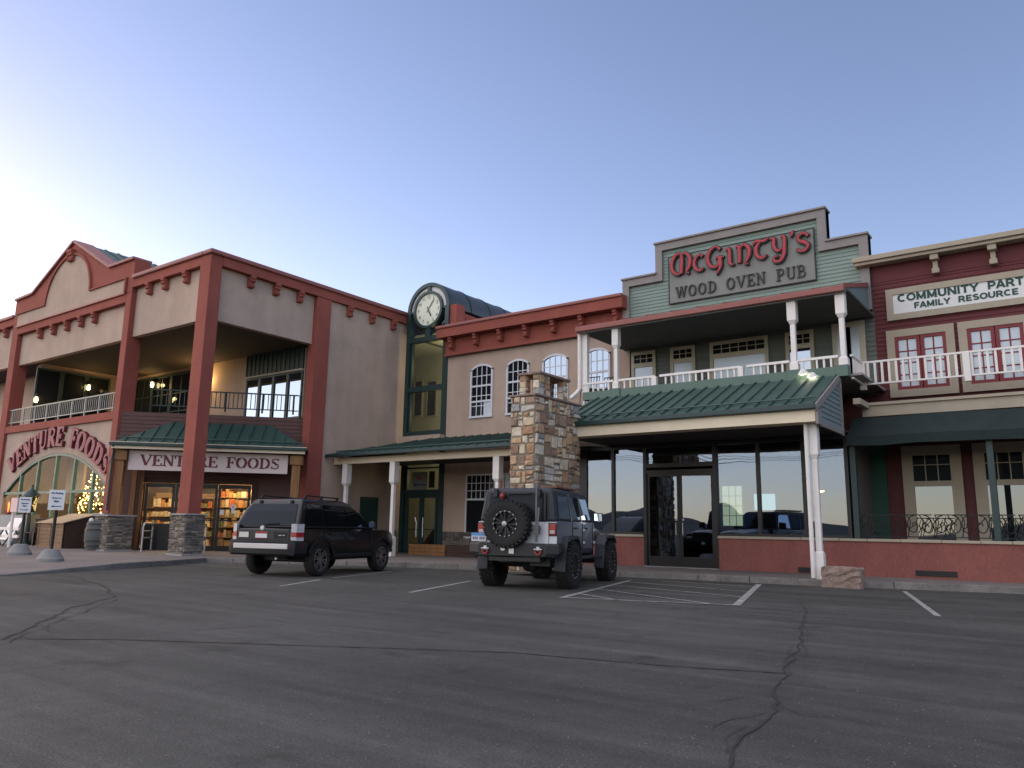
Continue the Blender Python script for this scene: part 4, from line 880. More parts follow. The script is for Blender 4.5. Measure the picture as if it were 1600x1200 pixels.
# ================================================================== STONE CHIMNEY
CX1 = -10.95
cb, cf, cl = at(905, 650, 'x', CX1).y, at(836, 650, 'x', CX1).y, 0
CX0 = at(799, 650, 'y', cf).x
ch = thing('stone_chimney', 'tall brown rubble stone chimney with an open slab topped cap beside the pub', 'chimney', ((CX0+CX1)/2, (cf+cb)/2, .12))
ztop = at(836, 614, 'x', CX1).z
rnd = random.Random(21); b = MB()
b.box(CX0, CX1, cf, cb, .1, ztop-.06); body = b.build('chimney_core', 'mortar', ch)
for nm, fn_, w_ in (('stone_face', lambda a, z, o: (CX0+a, cf-o, .1+z), CX1-CX0), ('stone_face', lambda a, z, o: (CX1+o, cf+a, .1+z), cb-cf), ('stone_face', lambda a, z, o: (CX0-o, cb-a, .1+z), cb-cf), ('stone_face', lambda a, z, o: (CX1-a, cb+o, .1+z), CX1-CX0)):
    b = MB(); stones(b, fn_, w_, ztop-.16, rnd, .085, .36, 1.25, .006, (.012, .06), .035); b.build(nm, 'chimney', ch)
b = MB(); b.box(CX0-.06, CX1+.06, cf-.06, cb+.06, ztop-.06, ztop); b.build('capping', 'chimney' if False else 'block', ch, bevel=.015)
b = MB(); hz = at(843, 579, 'x', CX1-.08).z
qx1 = CX1-.14; qf = at(843, 600, 'x', qx1).y; qb = at(888, 600, 'x', qx1).y; qx0 = at(812, 600, 'y', qf).x; w_ = .2
legs = [(qx0, qf), (qx1-w_, qf), (qx0, qb-w_*1.3), (qx1-w_, qb-w_*1.3), (qx1-w_, qf+.28)]
for k, (x, y) in enumerate(legs):
    b = MB(); b.box(x, x+w_, y, y+w_, ztop, hz-.06); o = b.build('cap_leg', 'mortar', ch); s = MB(); 
    for fn_ in (lambda a, z, o_: (x+a, y-o_, ztop+z), lambda a, z, o_: (x+w_+o_, y+a, ztop+z)): stones(s, fn_, w_, hz-.06-ztop, rnd, .1, .26, 1.1, .004, (.008, .03))
    s.build('stone_face', 'chimney', o)
b = MB(); b.box(qx0-.05, qx1+.05, qf-.05, qb+.05, hz-.06, hz+.01); b.build('cap_slab', 'block', ch, bevel=.015)
b = MB(); b.box(qx0+.22, qx0+.46, qf+.25, qf+.6, ztop, hz-.1); b.build('clay_flue', 'flue', ch, bevel=.02)

# ================================================================== PUB
YG, YP, YU, YW = 20.9, 18.3, 20.15, 23.0
pub = thing('pub_building', 'sage green pub with stepped parapet, white balcony and glazed ground floor', 'building', (-8, 21, .12))
X_ = lambda px, py, y: at(px, py, 'y', y).x
Z_ = lambda px, py, y: at(px, py, 'y', y).z
GLX0, GLX1 = X_(912, 800, YG), X_(1327, 760, YG)
CAPB = 1.02; GT = 3.62
DX0, DX1 = X_(1006, 800, YG), X_(1121, 800, YG)
b = MB(); b.box(GLX0-.5, DX0, YG, YG+.25, .1, CAPB-.07); b.box(DX1, 14, YG, YG+.25, .1, CAPB-.07); b.build('low_wall', 'terra', pub)
b = MB(); cps = 0
x = GLX0-.5
while x < 14:
    w_ = random.uniform(.55, .95); x2 = min(14, x+w_)
    if x > DX0 and not cps: cps = 1; b.build('coping_stone', 'taupe', pub, bevel=.01); b = MB()
    if x2 < DX0 or x > DX1: b.box(x+.004, x2-.004, YG-.05, YG+.28, CAPB-.07, CAPB+random.uniform(-.004, .006))
    elif x < DX0: b.box(x+.004, DX0, YG-.05, YG+.28, CAPB-.07, CAPB)
    elif x2 > DX1: b.box(DX1, x2-.004, YG-.05, YG+.28, CAPB-.07, CAPB)
    x = x2
b.build('coping_stone', 'taupe', pub, bevel=.01)
for px0, px1 in ((1248, 1278), (1431, 1496)):
    a, c = X_(px0, 898, YG), X_(px1, 898, YG); zc_ = Z_((px0+px1)/2, 897 if px0 > 1300 else 891, YG)
    b = MB(); b.box(a, c, YG-.012, YG-.002, zc_-.06, zc_+.07)
    for k in range(3): b.bar((a, YG-.02, zc_-.04+.045*k), (c, YG-.02, zc_-.03+.045*k), .03, .012)
    b.build('vent_grille', 'black', pub)
# shopfront frame
mul = [X_(p, 780, YG) for p in (957, 1003)]+[X_(p, 780, YG) for p in (1119, 1185, 1257, 1325)]
b = MB(); fw = .09
b.box(GLX0-.02, GLX0+fw, YG+.03, YG+.15, CAPB, GT); b.box(GLX0-.5, GLX0-.02, YG+.05, YG+.15, CAPB, GT)
b.box(GLX0, DX0, YG+.03, YG+.15, CAPB, CAPB+.07); b.box(DX1, GLX1, YG+.03, YG+.15, CAPB, CAPB+.07); b.box(GLX0, GLX1, YG+.03, YG+.15, GT-.1, GT)
b.box(mul[0]-fw/2, mul[0]+fw/2, YG+.02, YG+.15, CAPB+.07, GT-.1)
for x in mul[3:]: b.box(x-fw/2, x+fw/2, YG+.02, YG+.15, CAPB+.07, GT-.1)
for x in (DX0, DX1-.1): b.box(x, x+.1, YG-.02, YG+.16, .13, GT-.1)
b.box(DX0+.1, DX1-.1, YG-.01, YG+.16, 2.94, 3.06); b.box(DX0+.1, DX1-.1, YG-.01, YG+.16, 2.78, 2.86)
ff = b.build('shopfront_frame', 'bronze', pub)
for a, c, z0, z1 in ((GLX0, mul[0], CAPB, GT), (mul[0], DX0+.02, CAPB, GT), (DX0+.05, DX1-.05, 3.0, GT), (DX1-.02, mul[3], CAPB, GT), (mul[3], mul[4], CAPB, GT), (mul[4], GLX1, CAPB, GT)):
    b = MB(); b.box(a+.02, c-.02, YG+.08, YG+.088, z0+.03, z1-.05); b.build('glass_panel', 'pubglass', ff)
dm = (DX0+DX1)/2
for x0, x1 in ((DX0+.1, dm-.004), (dm+.004, DX1-.1)):
    b = MB(); t_ = .075
    b.box(x0, x0+t_, YG+.02, YG+.08, .15, 2.78); b.box(x1-t_, x1, YG+.02, YG+.08, .15, 2.78); b.box(x0+t_, x1-t_, YG+.02, YG+.08, 2.68, 2.78); b.box(x0+t_, x1-t_, YG+.02, YG+.08, .15, .42)
    o = b.build('pub_door', 'bronze', pub); b = MB(); k_ = .085*(x1-x0-.08)      # pane set askew to steer the chimney's reflection away
    b.prism([(x0+.04, YG+.028, .35), (x1-.04, YG+.028+k_, .35), (x1-.04, YG+.028+k_, 2.72), (x0+.04, YG+.028, 2.72)], (0, .006, 0)); b.build('pane', 'pubglass', o)
    hx = x1-.1 if x0 < dm-.3 else x0+.1
    b = MB(); b.tube([(hx, YG+.02, 1.0), (hx, YG-.04, 1.02), (hx, YG-.04, 1.35), (hx, YG+.02, 1.37)], .014, 6); b.lathe((hx, YG+.015, 1.45), (0, -1, 0), [(0, .01), (.03, .01), (.03, 0)], 10); b.build('handle', 'steel', o)
b = MB(); b.box(DX0, DX1, YG-.04, YG+.2, .1, .14); b.build('threshold', 'steel', pub)
# room behind the glass
b = MB(); b.box(GLX0-.5, GLX1, YG+7.8, YG+8, .1, 3.7); b.box(GLX0-.7, GLX0-.5, YG+.1, YG+8, .1, 3.7); b.box(GLX1, GLX1+.1, YG+.3, YG+8, .1, 3.7); b.box(GLX0-.7, GLX1+.1, YG+.16, YG+8, 3.66, 3.7); b.build('inner_wall', M.setdefault('pubwall', mat('pub_inner_wall', (.10, .095, .085), .9)), pub)
b = MB(); b.box(GLX0-.5, GLX1, YG+.2, YG+7.8, .1, .14); b.build('pub_floor', 'storefloor', pub)
for x in (-11.2, -6.2): window(pub, x, x+.9, 1.3, 2.9, YG+7.8, 'winwhite', M.setdefault('daywin', emit('far_window_daylight', (.75, .80, .62), .55)), cols=3, rows=4, name='far_window')
for k, x in enumerate((-11.6, -9.6, -6.9, -5.6)):
    t = thing('pub_table', ('pub table behind the left glass panes', 'pub table behind the double doors', 'pub table behind the glass right of the doors', 'pub table behind the glass beside the white corner post')[k], 'table', (x, YG+1.6, .14), 'tables inside the pub')
    b = MB(); b.box(x-.4, x+.4, YG+1.3, YG+2.0, .86, .9); b.build('tabletop', 'wood', t); b = MB(); b.tube([(x, YG+1.65, .14), (x, YG+1.65, .86)], .04, 8); b.box(x-.25, x+.25, YG+1.6, YG+1.7, .14, .18); b.build('pedestal', 'black', t)
tv = thing('television', 'lit screen glimpsed inside the pub right of the double doors', 'television', (X_(1195, 785, YG+2.5), YG+2.6, 1.5))
q0, q1 = at(1178, 772, 'y', YG+2.5), at(1212, 797, 'y', YG+2.5)
b = MB(); b.box(q0.x-.04, q1.x+.04, YG+2.51, YG+2.56, q1.z-.04, q0.z+.04); b.build('casing', 'black', tv); b = MB(); b.box(q0.x, q1.x, YG+2.5, YG+2.505, q1.z, q0.z); b.build('screen', 'tv', tv)
pl = thing('pendant_lamp', 'small warm pendant lamp glowing inside the pub behind the white corner post', 'lamp', (X_(1283, 767, YG+3), YG+3, 2.2))
zz = Z_(1283, 767, YG+3); xx = X_(1283, 767, YG+3)
b = MB(); b.tube([(xx, YG+3, zz+.1), (xx, YG+3, 3.66)], .008, 5); b.lathe((xx, YG+3, zz), (0, 0, 1), [(.16, 0), (.05, .13), (.01, .14)], 14); b.build('shade', 'black', pl); b = MB(); b.lathe((xx, YG+3, zz-.02), (0, 0, 1), [(.0, -.03), (.09, 0), (.09, .03), (0, .05)], 12); b.build('bulb', 'lampglow', pl)
# lower canopy
LX0, LX1, LE, LZ = X_(893, 668, 17.9), -4.72, 17.85, 3.98
RZ = 4.98
lx_back = -11.75
lr_ = seam_roof('lower_roof', pub, (LX0-.4, LE, LZ), (LX1, LE, LZ), (lx_back, YU-.12, RZ), (LX1, YU-.12, RZ), gap=.33)
b = MB(); b.box(LX0-.4, LX1+.02, LE-.09, LE+.02, LZ-.13, LZ); b.build('gutter', 'greenframe', lr_, bevel=.02)
b = MB(); b.box(LX0-.35, LX1-.02, LE+.03, YP+.05, LZ-.40, LZ-.04); b.build('beam', 'cream', lr_)
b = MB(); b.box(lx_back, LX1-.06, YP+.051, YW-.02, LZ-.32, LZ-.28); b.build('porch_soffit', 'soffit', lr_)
# gable end with grey-blue boards
def ge(y, z, o): return (LX1+.0+o, y, z)
b = MB(); z = LZ-.36
while z < RZ-.03:
    z2 = min(z+.12, RZ-.03); ya = lambda q: max(YP-.05, LE+.15+(q-LZ+.08)/(RZ-LZ)*(YU-.12-LE)) if q > LZ-.1 else YP-.05
    b.add([ge(ya(z), z, .022), ge(YU-.1, z, .022), ge(YU-.1, z2, .004), ge(ya(z2), z2, .004), ge(ya(z), z, 0), ge(YU-.1, z, 0)], [(0, 1, 2, 3), (0, 4, 5, 1)]); z = z2
b.build('gable_siding', 'bluesage', lr_)
b = MB(); b.bar((LX1+.02, LE-.05, LZ-.1), (LX1+.02, YU-.1, RZ-.06), .06, .15); b.bar((LX1+.02, YP-.1, LZ-.42), (LX1+.02, YU-.08, LZ-.42), .06, .12); b.box(LX1-.01, LX1+.05, LE+.02, LE+.3, LZ-.46, LZ-.1); b.box(LX1-.01, LX1+.05, YU-.1, YU, LZ-.5, RZ); b.build('gable_trim', 'greytrim', lr_)
px_ = at(1279, 800, 'y', YP).x
turned_post(px_-.02, YP, .13, LZ-.40, pub, w=.21, core=.13, cap=.72, base=.62, name='porch_post')
b = MB(); b.tube([(px_-.15, YP-.2, LZ-.1), (px_-.15, YP-.18, LZ-.3), (px_-.14, YP-.15, LZ-.45), (px_-.14, YP-.15, .16)], .05, 8); b.build('downpipe', 'white', pub)
b = MB(); b.box(px_-.45, px_+.25, YP-.3, YP+.25, -.02, .135); b.build('post_footing', 'kerb', pub, bevel=.02)
# flashing kerb and balcony
BX0, BX1 = X_(914, 630, YU), X_(1326, 592, YU)
b = MB(); b.box(BX0, BX1, YU-.13, YU+.1, RZ-.02, RZ+.23); b.build('balcony_upstand', 'greencurb', pub, bevel=.01)
for px in (966, 1245, 1321):
    x = X_(px, 612, YU); b = MB(); b.box(x-.16, x+.13, YU-.17, YU+.12, RZ-.04, RZ+.25); b.build('post_flashing', 'greencurb', pub, bevel=.012)
b = MB(); b.box(BX0, BX1+.3, YU+.1, YW, RZ+.0, RZ+.06); b.build('balcony_floor', 'concrete', pub)
SZ = Z_(1313, 458, YU)
for px, w_ in ((963, .21), (1240, .23), (1317, .23)):
    x = X_(px, 530, YU); turned_post(x, YU, RZ+.25, SZ, pub, w=w_, core=.125, cap=.80, base=.24, name='balcony_post')
xl = X_(908, 560, YU)
b = MB(); b.tube([(xl-.02, YU-.05, SZ), (xl-.02, YU-.05, 5.35), (xl-.1, YU-.12, 5.2), (xl-.25, YU-.2, 5.05)], .065, 8); b.build('downpipe', 'white', pub)
b = MB(); b.box(xl+.05, xl+.22, YU-.02, YU+.14, RZ+.2, SZ); b.build('balcony_post', 'white', pub, bevel=.01)
zr0, zr1 = Z_(1180, 598, YU), Z_(1180, 571, YU)
pw = [X_(p, 590, YU) for p in (908, 963, 1027, 1163, 1240, 1317)]
for i in range(5): 
    if i in (2,): pass
    railing(pub, (pw[i]+.08, YU), (pw[i+1]-.08, YU), zr0+.02, zr1, 'white', gap=.17, posts=[pw[i+1]-pw[i]-.16] if i in (1, 2) else [], pw=.14, bal=.045, name='balcony_railing', rail=(.08, .065))
# upper wall: boards, trimmed windows, door
PX0, PX1 = X_(975, 470, YW), X_(1371, 560, YW)
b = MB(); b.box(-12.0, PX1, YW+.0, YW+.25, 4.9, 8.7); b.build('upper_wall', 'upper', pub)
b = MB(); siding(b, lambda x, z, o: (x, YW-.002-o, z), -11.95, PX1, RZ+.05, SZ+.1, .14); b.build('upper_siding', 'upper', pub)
def trimwin(x0, x1, z0, z1, zt, cols, pane, nm='balcony_window', parent=pub, m='bone', y=YW, t=.11):
    f = MB(); yy = y-.03
    for a, c in ((x0, x0+t), (x1-t, x1)): f.box(a, c, yy-.05, yy, z0, z1)
    f.box(x0+t, x1-t, yy-.05, yy, z1-t, z1); f.box(x0+t, x1-t, yy-.05, yy, zt-.07, zt+.07); f.box(x0+t, x1-t, yy-.07, yy, z0, z0+.08)
    for i in range(1, cols): x = x0+t+(x1-x0-2*t)*i/cols; f.box(x-.012, x+.012, yy-.03, yy-.005, zt+.07, z1-t)
    f.box(x0+t, x1-t, yy-.028, yy-.006, (zt+z1)/2-.02, (zt+z1)/2)
    o = f.build(nm, m, parent)
    p = MB(); p.box(x0+.05, x1-.05, yy-.012, yy-.006, zt, z1-.05); p.build('transom_pane', 'panedk', o)
    p = MB(); p.box(x0+.05, x1-.05, yy-.012, yy-.006, z0+.04, zt); p.build('pane', pane, o); return o
wz = lambda px, py: Z_(px, py, YW)
for (a, c, cols, pn) in ((988, 1026, 3, 'blind'), (1049, 1088, 3, 'blind'), (1111, 1203, 6, 'blind'), (1230, 1275, 3, 'paneb')):
    trimwin(X_(a, 580, YW), X_(c, 580, YW), RZ+.1, SZ-.12, 6.52, cols, pn)
dx0, dx1 = X_(1303, 560, YW), X_(1355, 560, YW)
b = MB(); b.box(dx0, dx0+.13, YW-.08, YW-.03, RZ+.06, 7.05); b.box(dx1-.16, dx1, YW-.08, YW-.03, RZ+.06, 7.05); b.box(dx0+.13, dx1-.16, YW-.08, YW-.03, 6.9, 7.05)
o = b.build('balcony_door', 'bone', pub)
b = MB(); b.box(dx0+.1, dx1-.1, YW-.05, YW-.04, RZ+.06, 6.95); b.build('opening', 'dark', o); b = MB(); b.box(dx1-.5, dx1-.16, YW-.075, YW-.051, RZ+.06, 6.9); b.build('door_leaf', 'blind', o); b = MB(); b.box(dx0+.13, dx0+.5, YW-.075, YW-.051, RZ+.06, 6.9); b.build('door_leaf', 'blind', o)
# porch roof of red metal with soffit
UX0, UX1 = X_(903, 521, YU-.1), X_(1321, 452, YU-.1)
UE = YU-.2; RWZ = Z_(1363, 441, YW)
b = MB(); b.box(UX0+.05, PX1, UE+.1, YW, SZ, SZ+.05); b.build('balcony_soffit', M.setdefault('soff2', mat('balcony_soffit_paint', (.085, .09, .08), .8)), pub)
ur = seam_roof('red_porch_roof', pub, (UX0, UE, SZ+.12), (UX1, UE, SZ+.12), (UX0, YW-.02, SZ+.95), (UX1, YW-.02, SZ+.95), 'redcap', gap=.75, guard=False, rib=.07)
b = MB(); b.box(UX0, UX1, UE-.08, UE+.02, SZ-.02, SZ+.14); b.build('gutter', 'redcap', ur, bevel=.02)
b = MB(); b.box(UX0+.02, UX1, UE+.021, UE+.1, SZ-.05, SZ+.0); b.build('eave_trim', 'greytrim', ur)
b = MB(); b.add([(UX1-.03, UE+.1, SZ+.05), (UX1-.03, YW, SZ+.05), (UX1-.03, YW, SZ+.9), (UX1-.03, UE+.1, SZ+.12)], [(0, 1, 2, 3)]); b.build('porch_gable', 'bluesage', ur)
b = MB(); b.add([(UX0+.03, UE+.1, SZ+.05), (UX0+.03, YW, SZ+.05), (UX0+.03, YW, SZ+.9), (UX0+.03, UE+.1, SZ+.12)], [(0, 1, 2, 3)]); b.build('porch_gable', 'bluesage', ur)
# stepped parapet
YS = YW-.05
sx = [X_(975, 445, YS), X_(1026, 400, YS), X_(1291, 350, YS), X_(1357, 385, YS)]
sz0, sz1, sz2 = Z_(975, 441, YS), Z_(1025, 383, YS), Z_(1290, 330, YS)
szr = Z_(1357, 367, YS); zs_ = (sz0+szr)/2; zp_ = (sz1+sz2)/2
b = MB()
outl = [(sx[0], 7.3), (sx[3], 7.3), (sx[3], zs_), (sx[2], zs_), (sx[2], zp_), (sx[1], zp_), (sx[1], zs_), (sx[0], zs_)]
b.prism([(x, YS, z) for x, z in outl], (0, .3, 0)); par = b.build('parapet', 'sage', pub)
b = MB(); t_ = .24
siding(b, lambda x, z, o: (x, YS-.001-o, z), sx[0]+t_, sx[3]-t_, 7.4, zs_-t_, .115); siding(b, lambda x, z, o: (x, YS-.001-o, z), sx[1]+t_, sx[2]-t_, zs_-t_, zp_-t_, .115)
b.build('parapet_siding', 'sage', par)
b = MB(); yo = .12
for i in range(2, 7):
    (xa_, za_), (xb_, zb_) = outl[i], outl[i+1]
    if abs(za_-zb_) < .01:
        lo, hi = min(xa_, xb_), max(xa_, xb_)
        b.box(lo-.0, hi+.0, YS-yo, YS+.34, za_-t_, za_)
for x, s_, z0_, z1_ in ((sx[0], 1, 7.3, zs_-t_), (sx[3], -1, 7.3, zs_-t_), (sx[1], 1, zs_-t_+.0, zp_-t_), (sx[2], -1, zs_-t_, zp_-t_)):
    b.box(x, x+s_*t_, YS-yo+.003, YS+.337, z0_, z1_)
b.build('parapet_trim', 'greytrim', par)
b = MB()
for i in range(2, 7):
    (xa_, za_), (xb_, zb_) = outl[i], outl[i+1]
    if abs(za_-zb_) < .01: lo, hi = min(xa_, xb_), max(xa_, xb_); b.box(lo-.04, hi+.04, YS-yo-.06, YS+.38, za_, za_+.07)
b.build('coping', 'greytrim', par, bevel=.015)
# pub sign
ps_ = thing('pub_sign', 'large grey panel on the stepped parapet with red uncial letters over small black capitals', 'sign', (-6.8, YS-.05, 8.6))
c1, c2, c3, c4 = (at(*p, 'y', YS-.05) for p in ((1047, 406), (1270, 354), (1275, 436), (1046, 475)))
qx0, qx1 = (c1.x+c4.x)/2, (c2.x+c3.x)/2; qz0, qz1 = (c3.z+c4.z)/2, (c1.z+c2.z)/2
b = MB(); b.box(qx0, qx1, YS-.075, YS-.03, qz0, qz1); b.build('panel', 'signgrey', ps_)
b = MB()
for a, c, d, e in ((qx0-.03, qx1+.03, qz1, qz1+.03), (qx0-.03, qx1+.03, qz0-.03, qz0), (qx0-.03, qx0, qz0, qz1), (qx1, qx1+.03, qz0, qz1)): b.box(a, c, YS-.09, YS-.03, d, e)
b.build('panel_edge', 'black', ps_)
def smooth(p, n=5):
    o = []
    for i in range(len(p)-1):
        p0, p1, p2, p3 = p[max(i-1, 0)], p[i], p[i+1], p[min(i+2, len(p)-1)]
        for k in range(n):
            t = k/n; o.append(tuple(.5*((2*p1[j])+(-p0[j]+p2[j])*t+(2*p0[j]-5*p1[j]+4*p2[j]-p3[j])*t*t+(-p0[j]+3*p1[j]-3*p2[j]+p3[j])*t**3) for j in range(len(p1))))
    return o+[tuple(p[-1])]
# uncial letters: strokes of (x, y, width) in a box one unit high
UN = [
 ('M', 0.0, [[(.60, 1.0, .06), (.30, .98, .16), (.08, .62, .20), (.10, .25, .20), (.32, .02, .13), (.52, .0, .05)], [(.60, 1.0, .10), (.62, .6, .22), (.56, .0, .20)], [(.60, .98, .06), (.88, .96, .16), (1.06, .66, .22), (1.0, .30, .2), (.86, .06, .1), (1.0, -.04, .05)]]),
 ('c', 1.22, [[(.50, .66, .13), (.34, .76, .10), (.12, .60, .15), (.05, .34, .20), (.16, .08, .18), (.38, .0, .12), (.55, .10, .05)]]),
 ('G', 1.90, [[(.72, .82, .16), (.52, 1.0, .10), (.22, .86, .16), (.06, .5, .22), (.18, .14, .2), (.42, .02, .14), (.60, .10, .12), (.66, .36, .16)], [(.46, .42, .05), (.72, .46, .12), (.90, .42, .04)], [(.70, .44, .2), (.72, .05, .18), (.56, -.28, .08), (.48, -.34, .04)]]),
 ('i', 2.95, [[(-.06, .70, .05), (.10, .76, .18), (.14, .5, .2), (.14, .1, .2), (.26, -.02, .08), (.36, .02, .04)]]),
 ('n', 3.45, [[(-.06, .78, .05), (.1, .76, .18), (.12, .4, .2), (.10, .0, .2)], [(.12, .66, .06), (.36, .82, .14), (.58, .62, .22), (.58, .30, .2), (.44, .02, .12), (.40, -.10, .06), (.56, -.12, .04)]]),
 ('t', 4.32, [[(-.10, .70, .05), (.10, .86, .15), (.44, .80, .13), (.66, .90, .07)], [(.26, .8, .08), (.06, .52, .2), (.10, .18, .2), (.34, .02, .14), (.56, .14, .05)]]),
 ('y', 5.12, [[(-.06, .84, .05), (.10, .80, .18), (.10, .46, .2), (.26, .22, .14), (.50, .30, .07)], [(.44, .86, .06), (.58, .80, .18), (.58, .4, .2), (.54, .0, .2), (.36, -.26, .15), (.10, -.24, .15), (.10, -.06, .09), (.28, -.04, .05)]]),
 ("'", 5.98, [[(.06, 1.0, .16), (.10, .88, .14), (.02, .74, .04)]]),
 ('s', 6.22, [[(.56, .64, .14), (.38, .80, .12), (.14, .70, .14), (.14, .50, .15), (.38, .38, .2), (.54, .22, .16), (.40, .02, .14), (.14, .02, .12), (.02, .16, .05)]]),
]
lx0_, lx1_ = X_(1049, 415, YS-.1), X_(1267, 385, YS-.1); lz_ = (Z_(1060, 431, YS-.1)+Z_(1258, 394, YS-.1))/2+.03
lh = .68; lsx = (lx1_-lx0_)/6.85
for nm, x0_, sts in UN:
    b = MB(); bb = MB()
    for k, s_ in enumerate(sts):
        q = smooth(s_, 6); pts = [(p[0], p[1]) for p in q]; fnn = lambda x, y, d: (lx0_+(x0_+x)*lsx, YS-.075-d, lz_+y*lh)
        stroke(b, pts, [p[2]*.66 for p in q], fnn, .085, .12+k*.0008); stroke(bb, pts, [p[2]*.72+.10 for p in q], fnn, 0, .085+k*.0008)
    o = b.build('letter', 'pubred', ps_); bb.build('letter_backing', 'black', o)
wx0, wx1 = X_(1056, 460, YS-.1), X_(1262, 428, YS-.1); wz0 = (Z_(1058, 466, YS-.1)+Z_(1260, 431, YS-.1))/2
GLs = dict(GL); tot = sum(GL[c][0]+.12 if c != ' ' else .85 for c in 'WOOD OVEN PUB'); k_ = (wx1-wx0)/tot; pos = 0
for c_ in 'WOOD OVEN PUB':
    if c_ == ' ': pos += .85; continue
    b = MB(); adv = glyph(b, c_, lambda x, y, d: (wx0+(pos+x)*k_, YS-.075-d, wz0+y*.35), .15, .085, 0, .05); b.build('letter', 'black', ps_); pos += adv+.12
# floodlights on the upstand
for px, py, lab in ((1255, 583, 'round lit floodlight on the balcony edge, left of a lower square one'), (1269, 588, 'lit square floodlight on the balcony edge nearest the right corner post')):
    p = at(px, py, 'y', YU-.2); t = thing('floodlight', lab, 'floodlight', p, 'floodlights over the pub porch')
    b = MB(); b.tube([p, (p.x, YU-.13, RZ+.1)], .02, 6); b.lathe(p, (0, -.5, 1), [(.0, .1), (.06, .09), (.13, 0)], 14); b.build('housing', 'white', t); b = MB(); b.lathe(p, (0, -.5, 1), [(.0, -.03), (.08, -.025), (.125, -.002)], 14); b.build('bulb', 'flood', t)
# chairs on the balcony corner
for k, px in enumerate((921, 939)):
    p = at(px, 606, 'y', YU+1.0); x, y = p.x, YU+1.0+.3*k; t = thing('patio_chair', ('black metal patio chair at the left corner of the pub balcony', 'black metal patio chair leaning against its neighbour on the pub balcony')[k], 'chair', (x, y, RZ+.06), 'patio chairs on the balcony')
    b = MB(); b.box(x-.22, x+.22, y-.22, y+.22, RZ+.5, RZ+.53); b.build('seat', 'black', t); b = MB()
    for i in range(5): b.tube([(x-.2+.1*i, y+.22, RZ+.55), (x-.2+.1*i, y+.3, RZ+.98)], .012, 5)
    b.tube([(x-.22, y+.3, RZ+.98), (x+.22, y+.3, RZ+.98)], .018, 6); b.build('backrest', 'black', t)
    for dx, dy in ((-.2, -.2), (.2, -.2), (-.2, .2), (.2, .2)): b = MB(); b.tube([(x+dx, y+dy, RZ+.5), (x+dx*1.1, y+dy*1.1, RZ+.06)], .014, 5); b.build('leg', 'black', t)

# ================================================================== RED BUILDING (right)
RX0 = PX1+.0
red = thing('maroon_building', 'maroon boarded building with cream cornice, white balcony railing and dark awning at right', 'building', (2, 22, .12))
RXE = 14
RC = Z_(1350, 403, YW-.6)
b = MB(); b.box(RX0, RXE, YW+.0, YW+.25, 4.9, RC); b.build('front_wall', 'maroon', red)
b = MB(); siding(b, lambda x, z, o: (x, YW-.003-o, z), RX0, RXE, 5.0, RC-.3, .125); b.build('front_siding', 'maroon', red)
b = MB(); b.add([(RX0-.02, YW, 4.9), (RX0-.02, YW+6, 4.9), (RX0-.02, YW+6, RC), (RX0-.02, YW, RC)], [(0, 1, 2, 3)]); b.build('side_wall', 'maroon', red)
b = MB(); b.box(RX0-.4, RXE, YW-.45, YW+.3, RC-.04, RC+.10); b.box(RX0-.36, RXE, YW-.38, YW, RC-.13, RC-.04); b.build('cornice', 'taupe', red, bevel=.015)
b = MB(); b.box(RX0, RXE, YW-.03, YW-.0, RC-.6, RC-.13); b.build('frieze', 'maroon', red)
for px in (1459, 1551, 1650):
    x = X_(px, 400, YW-.3); zt = RC-.13
    b = MB(); b.box(x-.10, x+.10, YW-.33, YW-.03, zt-.15, zt); b.box(x-.06, x+.06, YW-.18, YW-.03, zt-.36, zt-.15); b.box(x-.09, x+.09, YW-.22, YW-.03, zt-.50, zt-.36); b.build('bracket', 'taupe', red, bevel=.015)
